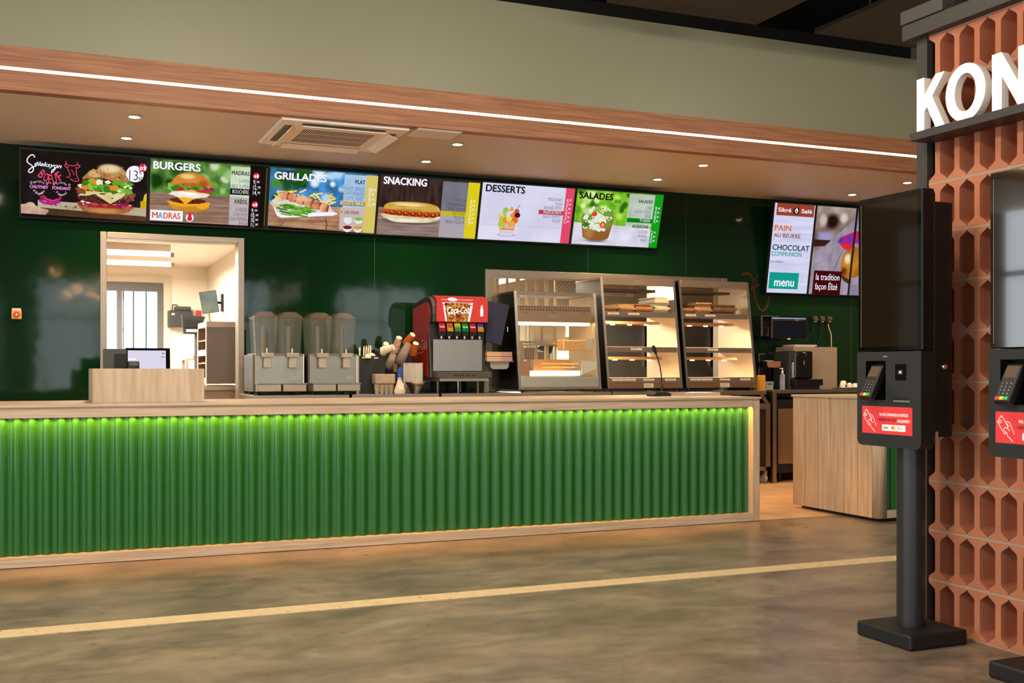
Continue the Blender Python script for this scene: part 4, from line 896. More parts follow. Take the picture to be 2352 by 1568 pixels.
sp = MB().lathe([(.012, 0), (.012, .03), (.008, .05)], ((xc_ + xb) / 2 - .01, 9.99, zt - .15), M('5d5a56', .2, .8), 12).build('spout', t)

# stack of trays
xa, zt = at(1822, 796, 10.31); xb, _ = at(1923, 796, 10.31)
nT = 28; hT = (zt - TZ - .0085) / nT
TR = M('a3907a', .5)
def tray(z, label):
    b = MB(); y0, y1 = 10.31, 10.64; e = .006
    b.add([(xa + .004, y0 + .004, z), (xb - .004, y0 + .004, z), (xb - .004, y1 - .004, z), (xa + .004, y1 - .004, z), (xa, y0, z + hT * .95), (xb, y0, z + hT * .95), (xb, y1, z + hT * .95), (xa, y1, z + hT * .95), (xa + e, y0 + e, z + hT * .97), (xb - e, y0 + e, z + hT * .97), (xb - e, y1 - e, z + hT * .97), (xa + e, y1 - e, z + hT * .97), (xa + .009, y0 + .009, z + .002), (xb - .009, y0 + .009, z + .002), (xb - .009, y1 - .009, z + .002), (xa + .009, y1 - .009, z + .002)],
          [(3, 2, 1, 0), (0, 1, 5, 4), (1, 2, 6, 5), (2, 3, 7, 6), (3, 0, 4, 7), (4, 5, 9, 8), (5, 6, 10, 9), (6, 7, 11, 10), (7, 4, 8, 11), (8, 9, 13, 12), (9, 10, 14, 13), (10, 11, 15, 14), (11, 8, 12, 15), (12, 13, 14, 15)], TR)
    return tag(b.build('serving_tray'), label, 'tray', 'beige trays stacked behind the coffee machine')
t0 = tray(TZ + .0085, 'beige serving tray in the tall stack behind the coffee machine')
for k in range(1, nT):
    c = t0.copy(); COL.objects.link(c); c.location = (0, 0, k * hT)
t = thing('paper_stack', 'loose pink and white papers on top of the tray stack', 'papers', ((xa + xb) / 2, 10.3, zt))
for k, (a, w, hx) in enumerate(((.02, .30, 'c9b8b0'), (.05, .30, 'b88a88'), (.035, .31, 'd6cdc6'))): MB().box(xa + a, xa + a + w, 10.33, 10.55, zt + .001 + .008 * k, zt + .008 + .008 * k, M(hx, .6)).build('sheet', t)
# cups by the stack
xa, zb_ = at(1924, 888, 10.05)
t = thing('saucer_tray', 'round pale tray carrying white cups right of the tray stack', 'tray', (xa + .12, 10.1, TZ + .0085))
MB().lathe([(.10, 0), (.14, .012), (.142, .016), (.10, .006), (0, .006)], (xa + .14, 10.1, TZ + .0085), M('a89c8c', .35, .5), 32).build('tray', t, fix=False)
cupw = M('e0d3c0', .35)
for k, (px, r, h, nm) in enumerate(((1937, .042, .075, 'white upturned cup with dark label on the round tray'), (1951, .032, .05, 'small white upturned cup in the middle of the round tray'), (1964, .04, .045, 'white upturned bowl at the right of the round tray'))):
    xq = at(px, 880, 10.05 + .02 * k)[0]
    t = thing('cup', nm, 'cup', (xq, 10.05 + .02 * k, TZ + .0265))
    MB().lathe([(r, 0), (r * .96, h * .35), (r * .62, h * .95), (r * .4, h), (0, h)], (xq, 10.05 + .02 * k, TZ + .0265), cupw, 24).build('bowl', t)
    if k == 0: MB().box(xq - .006, xq + .014, 10.05 - r - .001, 10.05 - r + .004, TZ + .03, TZ + .058, M('1d2238', .5)).build('label_mark', t)

# emergency switch on the left wall part
xq, zq = at(38, 721, 10.62)
t = thing('isolator_switch', 'yellow and red rotary isolator switch on the green wall left of the doorway', 'switch', (xq, 10.65, zq))
MB().box(xq - .041, xq + .041, 10.60, 10.649, zq - .045, zq + .035, M('d79a2c', .4)).build('housing', t, bevel=.006)
MB().box(xq - .036, xq + .036, 10.61, 10.649, zq + .0355, zq + .05, M('d8d0c4', .4)).build('top_cover', t)
kn = MB().cyl((xq, 10.5999, zq - .006), (xq, 10.585, zq - .006), .027, M('b8241a', .35), n=24).build('knob', t)
MB().box(xq - .006, xq + .006, 10.5780, 10.5848, zq - .014, zq + .004, M('e8e0d4', .4)).build('grip', kn)
# reflection of orange lettering, painted as flat strokes on the wall
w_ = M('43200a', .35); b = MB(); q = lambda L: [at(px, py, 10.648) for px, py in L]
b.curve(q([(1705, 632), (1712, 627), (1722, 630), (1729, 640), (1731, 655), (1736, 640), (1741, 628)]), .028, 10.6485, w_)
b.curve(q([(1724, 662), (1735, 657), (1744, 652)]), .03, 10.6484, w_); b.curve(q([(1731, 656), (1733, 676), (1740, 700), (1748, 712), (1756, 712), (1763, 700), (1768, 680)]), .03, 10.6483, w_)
tag(b.build('painted_reflection', fix=False), 'faded orange brush scrawl on the green wall between hot cabinet and wall screens', 'wall drawing')

# ------------------------------------------------------------------ the brick screen, its sign and the kiosks
BX = 3.87                                    # face of the terracotta blocks (they face -x)
CW, CH = 0.1187, 0.2333
Y_END = 3.99
ncol, nrow = 25, 12
def brick_screen():
    b = MB(); x0, x1 = BX, BX + .13
    w, h = CW / 2, CH / 2
    # one block: an I-shaped ring between two half cells; outline in (y, z) about the block centre
    nk, fl, mo = .0155, .030, .0042             # half neck width, flare height, mortar
    def half():
        yy, zz = w - mo / 2, h - mo
        pts = [(nk + .004, -zz + fl + .026), (nk, -zz + fl + .045)]
        return pts
    zz = h - mo
    right = [(w - mo, -zz), (w - mo, -zz + .011), (nk + .012, -zz + .030), (nk + .004, -zz + .036), (nk, -zz + .046), (nk, zz - .046), (nk + .004, zz - .036), (nk + .012, zz - .030), (w - mo, zz - .011), (w - mo, zz)]
    out = right + [(-p[0], p[1]) for p in reversed(right)]
    n = len(out)
    for r in range(nrow):
        for c in range(ncol):
            cy, cz = Y_END - c * CW, (r + .5) * CH
            v = [(x0, cy + p[0], cz + p[1]) for p in out] + [(x1, cy + p[0], cz + p[1]) for p in out]
            k = len(b.v); b.add(v, [(i, (i + 1) % n, n + (i + 1) % n, n + i) for i in range(n)], TERRA)
            lf = list(range(n)); b.add(v, [], TERRA)
            # front face as quads between mirrored points
            b.add([v[i] for i in range(n)], [(i, i + 1, n - 2 - i, n - 1 - i) for i in range(n // 2 - 1)], TERRA)
    # mortar lines and the closed back
    ye = Y_END - (ncol - .5) * CW
    for r in range(nrow + 1): b.box(BX + .0008, x1, ye, Y_END + w - .002, max(r * CH - .0044, 0), r * CH + .0044, MORTAR)
    for r in range(nrow):
        for c in range(ncol):
            yv = Y_END - (c + .5) * CW
            for zc in (r * CH + .006, (r + 1) * CH - .006): b.box(BX + .001, x1, yv - .0044, yv + .0044, zc - .0045, zc + .0045, MORTAR)
    return struct(b.build('wall_brick_screen', fix=True))
brick_screen()
ye = Y_END - (ncol - .5) * CW
struct(MB().box(BX + .131, BX + .16, ye, Y_END + .06, 0, 2.8, M('c66e40', .8)).build('wall_brick_backing'))
st = M('37332f', .5)
fr = MB().box(BX - .005, BX + .12, 4.052, 4.12, 0, 2.80, st).box(BX + .03, BX + .12, Y_END + .062, 4.0515, 0, 2.8, BLACK)
fr.build('trim_5', None, bevel=.003)['kind'] = 'structure'
b = MB().box(BX - .05, BX + .17, ye, 4.17, 2.80, 2.875, st)
struct(b.build('trim_6', bevel=.004))
struct(MB().box(BX - .06, BX + .02, 3.9, 4.17, 2.8755, 2.94, M('403c37', .5)).build('trim_7', bevel=.004))
SXF = 3.762                                   # front of the letters
sg = thing('illuminated_sign', 'big lit white letters on a steel ledge across the brick screen', 'sign', (BX - .06, 2.5, 2.29))
MB().box(3.738, BX - .001, ye, 4.03, 2.288, 2.325, st).build('ledge', sg, bevel=.002)
face = E('fff4dc', 4.0); side = M('efe8dc', .4)
def letter(ch, y, wid):
    if ch == 'O':
        n = 36; o = [(.5 + .5 * math.cos(a), .5 + .515 * math.sin(a)) for a in [2 * PI * i / n for i in range(n)]]
        q = [(.5 + .27 * math.cos(a), .5 + .345 * math.sin(a)) for a in [2 * PI * i / n for i in range(n)]]
        polys = [([o[i], o[(i + 1) % n], q[(i + 1) % n], q[i]]) for i in range(n)]; loops = [o, q]
    elif ch == 'C': polys = loops = []
    else:
        s = .27
        G = {'K': [[(0, 0), (s, 0), (s, 1), (0, 1)], [(s, .36), (1, 1), (.70, 1), (s, .66)], [(.33, .50), (.70, 0), (1.02, 0), (.52, .66)]],
             'N': [[(0, 0), (s, 0), (s, 1), (0, 1)], [(1 - s, 0), (1, 0), (1, 1), (1 - s, 1)], [(s, 1), (s, .60), (1 - s, 0), (1 - s, .40)]],
             'T': [[(.36, 0), (.64, 0), (.64, .8), (.36, .8)], [(0, .8), (1, .8), (1, 1), (0, 1)]],
             'A': [[(0, 0), (.28, 0), (.62, 1), (.38, 1)], [(.72, 0), (1, 0), (.62, 1), (.5, .65)], [(.25, .2), (.75, .2), (.70, .38), (.30, .38)]],
             'W': [[(0, 1), (.18, 0), (.36, 0), (.2, 1)], [(.18, 0), (.36, 0), (.56, .8), (.44, .8)], [(.64, 0), (.82, 0), (.56, .8), (.44, .8)], [(.82, 0), (.64, 0), (.8, 1), (1, 1)]],
             'E': [[(0, 0), (.32, 0), (.32, 1), (0, 1)], [(.32, 0), (1, 0), (1, .19), (.32, .19)], [(.32, .41), (.9, .41), (.9, .59), (.32, .59)], [(.32, .81), (1, .81), (1, 1), (.32, 1)], [(.25, 1.28), (.5, 1.08), (.7, 1.08), (.55, 1.28)]],
             'Z': [[(0, .8), (1, .8), (1, 1), (0, 1)], [(0, 0), (1, 0), (1, .19), (0, .19)], [(0, .19), (.36, .19), (1, .8), (.64, .8)]]}
        polys = G[ch]; loops = G[ch]
    H_ = .246; m = MB(); z0 = 2.326
    P = lambda p, x: (x, y - p[0] * wid, z0 + p[1] * H_)
    for q in polys: m.add([P(p, SXF) for p in q], [tuple(range(len(q)))], face)
    for q in polys: m.add([P(p, SXF + .04) for p in q], [tuple(range(len(q)))], side)
    for L in loops:
        k = len(L); m.add([P(p, SXF + .0005) for p in L] + [P(p, SXF + .04) for p in L], [(i, (i + 1) % k, k + (i + 1) % k, k + i) for i in range(k)], side)
    m.build('letter', sg, fix=False)
y = 4.008
for ch, wd, gap in (('K', .170, .008), ('O', .228, .037), ('N', .19, .03), ('T', .18, .005), ('A', .21, .025), ('N', .19, .16), ('W', .30, .03), ('E', .14, .12), ('Z', .18, .02), ('O', .228, .02), ('T', .18, .0)):
    letter(ch, y, wd); y -= wd + gap

def kiosk(label):
    X0, ya, yb = 3.47, 3.672, 4.075          # front plane, near and far side
    t = thing('order_kiosk', label, 'ordering kiosk', (3.63, 3.905, 0), group='ordering kiosks along the brick screen')
    MB().box(3.467, 3.797, 3.733, 4.078, 0, .068, M('141312', .5)).build('base_plate', t, bevel=.012, seg=3)
    MB().cyl((3.63, 3.905, .068), (3.63, 3.905, 1.0), .062, M('232322', .35), n=36).build('column', t)
    # housing behind the front, with the lock
    MB().box(3.5455, 3.655, ya + .006, yb - .006, .93, 1.95, M('0d0c0b', .45)).build('rear_housing', t, bevel=.008)
    MB().lathe([(.013, 0), (.013, .006), (.009, .009)], (3.605, ya + .006, 1.235), CHROME, 18, (0, -1, 0)).build('lock', t)
    MB().box(3.552, 3.566, ya + .001, ya + .0055, .905, .955, M('c9c2b2', .3, .8)).build('hinge', t)
    # screen module
    s = MB().box(X0 + .006, 3.545, ya, yb, 1.306, 2.003, M('0a0908', .35)); s.build('screen_casing', t, bevel=.006)
    gl = MB()
    gl.add([(X0 + .0055, ya + .004, 1.31), (X0 + .0055, yb - .004, 1.31), (X0 + .0055, yb - .004, 1.999), (X0 + .0055, ya + .004, 1.999)], [(0, 1, 2, 3)], M('0a0605', .03, coat=1.0))
    gl.add([(X0 + .005, ya + .024, 1.325), (X0 + .005, yb - .024, 1.325), (X0 + .005, yb - .024, 1.972), (X0 + .005, ya + .024, 1.972)], [(0, 1, 2, 3)], M('1c130a', .03, coat=1.0))
    gl.add([(X0 + .0045, yb - .022, 1.325), (X0 + .0045, yb - .0195, 1.325), (X0 + .0045, yb - .0195, 1.975), (X0 + .0045, yb - .022, 1.975)], [(0, 1, 2, 3)], M('7d7a74', .3))
    gl.build('touch_screen', t, fix=False)
    # lower front with pocket
    z0, z1 = .879, 1.303; r = .03
    arc = lambda cy, cz, a0, a1: [(cy + r * math.cos(math.radians(a0 + (a1 - a0) * i / 6)), cz + r * math.sin(math.radians(a0 + (a1 - a0) * i / 6))) for i in range(7)]
    out = [(ya, z1), (yb, z1)] + list(reversed(arc(yb - r, z0 + r, 270, 360))) + list(reversed(arc(ya + r, z0 + r, 180, 270)))
    # front plate as strips around the pocket opening
    pk = (3.888, 4.017, 1.087, 1.262)          # y0, y1, z0, z1 of the pocket
    f = MB(); mf = ANTH
    Fq = lambda y0, y1, a, c: f.add([(X0, y0, a), (X0, y1, a), (X0, y1, c), (X0, y0, c)], [(0, 1, 2, 3)], mf)
    Fq(ya, yb, pk[3], z1); Fq(ya, pk[0], pk[2], pk[3]); Fq(pk[1], yb, pk[2], pk[3]); Fq(ya, yb, z0 + r, pk[2])
    low = [(ya, z0 + r)] + [(yb, z0 + r)] + list(reversed(arc(yb - r, z0 + r, 270, 360)))[1:] + list(reversed(arc(ya + r, z0 + r, 180, 270)))
    f.add([(X0, p[0], p[1]) for p in low], [tuple(range(len(low)))], mf)
    k = len(out); f.add([(X0, p[0], p[1]) for p in out] + [(X0 + .075, p[0], p[1]) for p in out], [(i, (i + 1) % k, k + (i + 1) % k, k + i) for i in range(k)], M('141312', .45))
    f.add([(X0 + .075, p[0], p[1]) for p in out], [tuple(range(k))], mf)
    f.build('front_panel', t, fix=True)
    p = MB(); mp_ = M('070707', .4); y0, y1, a, c = pk; xb = X0 + .07
    p.add([(X0, y0, a), (X0, y1, a), (X0, y1, c), (X0, y0, c), (xb, y0, a), (xb, y1, a), (xb, y1, c), (xb, y0, c)], [(4, 5, 6, 7), (0, 1, 5, 4), (1, 2, 6, 5), (2, 3, 7, 6), (3, 0, 4, 7)], mp_)
    p.build('terminal_pocket', t, fix=False)
    # payment terminal, leaning out of the pocket
    tm = MB().box(-.04, .04, -.018, .018, -.085, .085, BLACK_P)
    R = Matrix.Translation((X0 - .002, 3.965, 1.165)) @ Matrix.Rotation(math.radians(-90), 4, 'Z') @ Matrix.Rotation(math.radians(-28), 4, 'X')
    pt = tm.xform(R).build('payment_terminal', t, bevel=.008, seg=3)
    MB().rect(-.03, .03, .02, .072, -.0185, M('5b4c3c', .2)).xform(R).build('display', pt, fix=False)
    kb = MB()
    for i in range(3):
        for j in range(4):
            kb.rect(-.027 + i * .02, -.013 + i * .02, -.055 + j * .015 + .0, -.044 + j * .015, -.0186, M('1d1c1c', .5))
            kb.text('123456789*0#'[(3 - j) * 3 + i], -.02 + i * .02, -.0525 + j * .015, .006, -.0192, M('e8e8e8', .6), 'C')
    for i, cc in enumerate(('e0343c', 'f0c020', '18b060')): kb.rect(-.031 + i * .021, -.012 + i * .021, -.076, -.062, -.019, M(cc, .4))
    kb.xform(R).build('keypad', pt, fix=False)
    fl = lambda y, z: (y, z)                     # graphics seen from -x: local x runs towards -y
    G = Matrix.Translation((X0 - .0006, yb, 0)) @ Matrix.Rotation(math.radians(-90), 4, 'Z')
    g = MB().rect(.247, .315, 1.175, 1.247, 0, M('050505', .1)).rect(.262, .295, 1.20, 1.222, -.0008, M('2c271f', .2)).disc(.28, 1.211, .008, .006, -.0014, M('d9d2c4', .2), 12); g.xform(G).build('scanner_window', t, fix=False)
    g = MB().rect(.225, .337, 1.075, 1.10, 0, M('0b0b0b', .5)).rect(.235, .337, 1.08, 1.088, -.0006, M('8d8880', .3, .6)); g.xform(G).build('receipt_slot', t, fix=False)
    g = MB().text('acrelec', .185, 1.279, .006, 0, M('dcdcdc', .5), 'C', bold=.02); g.xform(G).build('logo', t, fix=False)
    red = M('d2353a', .4); wt = M('fbeee6', .5)
    g = MB().poly([(.035, .935), (.352, .935), (.352, 1.052), (.344, 1.058), (.035, 1.058)], 0, red)
    q = lambda pts: [(.035 + a * .317 / 100, .935 + (100 - c) * .123 / 100) for a, c in pts]
    g.line(q([(9, 12), (3, 33), (14, 71), (17, 66)]), .0026, -.0005, wt).line(q([(9, 12), (20, 45), (18.6, 51), (20, 55)]), .0026, -.0006, wt).line(q([(10, 14), (20, 49)]), .0025, -.0005, wt)
    g.curve(q([(18, 30), (22, 36), (25, 50), (29, 70)]), .0026, -.0007, wt).curve(q([(22.5, 61), (18, 52), (15, 50), (13, 54), (14, 60), (17, 66), (19, 76), (23, 85), (27, 94)]), .0026, -.0008, wt)
    g.line(q([(5, 31), (8, 27), (10, 33), (7, 37), (5, 31)]), .0022, -.0005, wt)
    g.text('PAS DE COMMANDE EN ESPÈCES', *q([(64, 34)])[0], .0125, -.0005, wt, 'C', bold=.03, width=.178)
    g.text('PAIEMENT PAR CARTE', *q([(52, 53)])[0], .0125, -.0005, M('5a0f18', .5), 'C', bold=.03, width=.118)
    g.text('UNIQUEMENT', *q([(83, 55)])[0], .0125, -.0005, wt, 'C', bold=.03, width=.078)
    (ax, az), (bx, bz) = q([(41, 87)])[0], q([(87, 65)])[0]; g.rect(ax, bx, az, bz, -.0005, M('f4efe8', .5))
    g.text('VISA', *q([(49, 80)])[0], .010, -.001, M('25305e', .5), 'C', bold=.03, shear=.2, width=.032)
    cx, cz = q([(62, 75)])[0]; g.disc(cx, cz, .008, .0078, -.001, M('e0402a', .5), 18).disc(cx + .009, cz, .008, .0078, -.0014, M('f0a030', .5), 18)
    cx, cz = q([(73, 75)])[0]; g.disc(cx, cz, .003, .005, -.001, M('e0402a', .5), 10); g.text('Ticket', cx + .006, cz + .001, .005, -.001, M('555555', .5), 'L').text('Restaurant', cx + .006, cz - .006, .005, -.001, M('555555', .5), 'L', sx=.8)
    g.xform(G).build('payment_sticker', t, fix=False)
    return t
k1 = kiosk('black ordering kiosk at the far end of the brick screen, shown whole')
k2 = dup(k1, (3.63, 3.905 - .77, 0), 'black ordering kiosk cut off by the picture edge, its screen mirroring daylight')

# ------------------------------------------------------------------ menu screens
def screen(x0, w, h, zb, tilt, label, group):
    t = thing('menu_screen', label, 'display screen', (x0, 10.583, zb), (math.radians(tilt), 0, 0), group)
    MB().box(0, w - .002, 0, .04, 0, h, M('14100d', .4)).build('frame', t, local=True, bevel=.002)
    MB().box(w * .3, w * .7, .0405, .06, h * .15, h * .4, BLACK).build('wall_mount', t, local=True)
    return t
SW, SH, ZB = 1.0692, .607, 2.552
BZ = .014
pic = lambda: MB()
def ES(hx):
    key = ('soft', hx)
    if key not in _M:
        m = bpy.data.materials.new('soft_%d' % len(_M)); m.use_nodes = True; nt = m.node_tree
        for n in list(nt.nodes): nt.nodes.remove(n)
        em = nt.nodes.new('ShaderNodeEmission'); em.inputs[0].default_value = lin(hx); tr = nt.nodes.new('ShaderNodeBsdfTransparent'); mx = nt.nodes.new('ShaderNodeMixShader'); at_ = nt.nodes.new('ShaderNodeAttribute'); at_.attribute_name = 'soft'
        mr = nt.nodes.new('ShaderNodeMapRange'); mr.interpolation_type = 'SMOOTHSTEP'; mr.inputs[2].default_value = .75; out = nt.nodes.new('ShaderNodeOutputMaterial')
        nt.links.new(at_.outputs['Fac'], mr.inputs[0]); nt.links.new(mr.outputs[0], mx.inputs[0]); nt.links.new(tr.outputs[0], mx.inputs[1]); nt.links.new(em.outputs[0], mx.inputs[2]); nt.links.new(mx.outputs[0], out.inputs[0]); _M[key] = m
    return _M[key]
def fin(b, t, name):
    o = b.build(name, t, local=True, fix=False)
    at_ = o.data.attributes.new('soft', 'FLOAT', 'POINT')
    for k in b.soft_v: at_.data[k].value = 1.0
    return o
class Art(MB):
    """picture drawn in 0..100 x 0..100 units over the lit area of a display"""
    def __init__(s, w, h, l=BZ, r=BZ, b=BZ, tp=BZ):
        super().__init__(); s.x0, s.z0, s.w, s.h = l, b, w - l - r - .002, h - b - tp; s.k = 0; s.soft_v = []
    def X(s, a): return s.x0 + s.w * a / 100
    def Z(s, a): return s.z0 + s.h * a / 100
    def y(s): s.k += 1; return -.0006 - .00012 * s.k
    def poly(s, pts, y, m):
        c = lambda v, a, b: min(max(v, a), b)
        return MB.poly(s, [(c(p[0], s.x0, s.x0 + s.w), c(p[1], s.z0, s.z0 + s.h)) for p in pts], y, m)
    def soft(s, cx, cz, rx, rz, hx, n=18, core=.0):
        """a soft edged spot of light or colour in the picture"""
        y = s.y(); X, Z, W_, H_ = s.X(cx), s.Z(cz), s.w * rx / 100, s.h * rz / 100; k = len(s.v)
        ring = [(X + W_ * math.cos(2 * PI * i / n), y, Z + H_ * math.sin(2 * PI * i / n)) for i in range(n)]
        ring = [(min(max(p[0], s.x0), s.x0 + s.w), y, min(max(p[2], s.z0), s.z0 + s.h)) for p in ring]
        s.add([(min(max(X, s.x0), s.x0 + s.w), y, min(max(Z, s.z0), s.z0 + s.h))] + ring, [(0, 1 + i, 1 + (i + 1) % n) for i in range(n)], ES(hx)); s.soft_v.append(k); return s
    def sp(s, pts, m, k=5):
        P = [Vector(p) for p in pts]; n = len(P); Q = []
        for i in range(n):
            a, b, c, d = P[i - 1], P[i], P[(i + 1) % n], P[(i + 2) % n]
            for j in range(k):
                t = j / k; Q.append(0.5 * ((2 * b) + (c - a) * t + (2 * a - 5 * b + 4 * c - d) * t * t + (3 * b - a - 3 * c + d) * t ** 3))
        return s.p([(q.x, q.y) for q in Q], m)
    def bokeh(s, n, box, r, cols, seed):
        rd = random.Random(seed)
        for i in range(n): q = rd.uniform(.6, 1.5); s.soft(rd.uniform(*box[:2]), rd.uniform(*box[2:]), r * q, r * q * 1.75, cols[i % len(cols)])
        return s
    def c(s, pts, w, m): s.curve([(s.X(a), s.Z(c)) for a, c in pts], w / 100 * s.w, s.y(), m); return s
    def p(s, pts, m): s.poly([(s.X(a), s.Z(c)) for a, c in pts], s.y(), m); return s
    def r(s, a, c, d, e, m): return s.p([(a, d), (c, d), (c, e), (a, e)], m)
    def e(s, cx, cz, rx, rz, m, n=24, a0=0, a1=360): s.disc(s.X(cx), s.Z(cz), s.w * rx / 100, s.h * rz / 100, s.y(), m, n, a0, a1); return s
    def l(s, pts, w, m): s.line([(s.X(a), s.Z(c)) for a, c in pts], w / 100 * s.w, s.y(), m); return s
    def t(s, txt, a, c, hh, m, al='L', bold=.0, width=None, shear=0, rot=0, sx=1.0): s.text(txt, s.X(a), s.Z(c), s.h * hh / 100, s.y(), m, al, bold=bold, width=None if width is None else s.w * width / 100, shear=shear, rot=rot, sx=sx); return s
    def scatter(s, n, box, rx, rz, mats, seed, jit=.5, nn=9):
        rd = random.Random(seed); yy = s.y(); s.k += n // 10 + 1
        for i in range(n):
            q = 1 + jit * (rd.random() - .5) * 2
            cx, cz, ph = s.X(rd.uniform(box[0], box[1])), s.Z(rd.uniform(box[2], box[3])), rd.uniform(0, 6)
            wv = .28 if nn >= 14 else .1
            s.poly([(cx + s.w * rx * q / 100 * (1 + wv * math.sin(4 * u + ph)) * math.cos(u), cz + s.h * rz * q / 100 * (1 + wv * math.sin(5 * u + ph)) * math.sin(u)) for u in [2 * PI * j / nn for j in range(nn)]], yy - .000012 * i, mats[i % len(mats)])
        return s
    def blob(s, cx, cz, rx, rz, m, wob=.08, k=7, n=40, seed=0, a0=0, a1=360):
        s.p([(cx + rx * (1 + wob * math.sin(k * u + seed)) * math.cos(u), cz + rz * (1 + wob * math.sin(k * u + seed)) * math.sin(u)) for u in [math.radians(a0 + (a1 - a0) * i / n) for i in range(n + (1 if a1 - a0 < 360 else 0))]], m); return s
W = E('f6f4ff', 1.0); BK = E('17110f', 1.0); PK = E('e8486e', 1.0); RD = E('d8283a', 1.0)
LETT = [E('5aa92a', 1), E('7cc83c', 1), E('3c7a1e', 1)]
WOODP = E('b99a80', 1.0, hex2='8a6a54', scale=7, stretch=(.6, 1, 9), contrast=(.3, .7))
WOODD = E('7b6258', 1.0, hex2='a38e86', scale=6, stretch=(.5, 1, 8), contrast=(.3, .7))
LEAF = lambda a, b: E(a, 1.0, hex2=b, scale=7, contrast=(.35, .62))
def tray_icon(A, x, z, r):
    A.e(x, z, r, r * 1.76, RD); A.p([(x + r * .1, z + r * .5), (x + r * .75, z + r * .5), (x + r * .6, z - r * 1.1), (x + r * .25, z - r * 1.1)], W).l([(x + r * .45, z + r * .5), (x + r * .3, z + r * 1.3)], r * .16, W)
    A.e(x - r * .35, z - r * .1, r * .4, r * .5, W, 14, 0, 180).r(x - r * .75, x + r * .02, z - r * .5, z - r * .25, W).r(x - r * .7, x - r * .02, z - r * 1.0, z - r * .68, W)

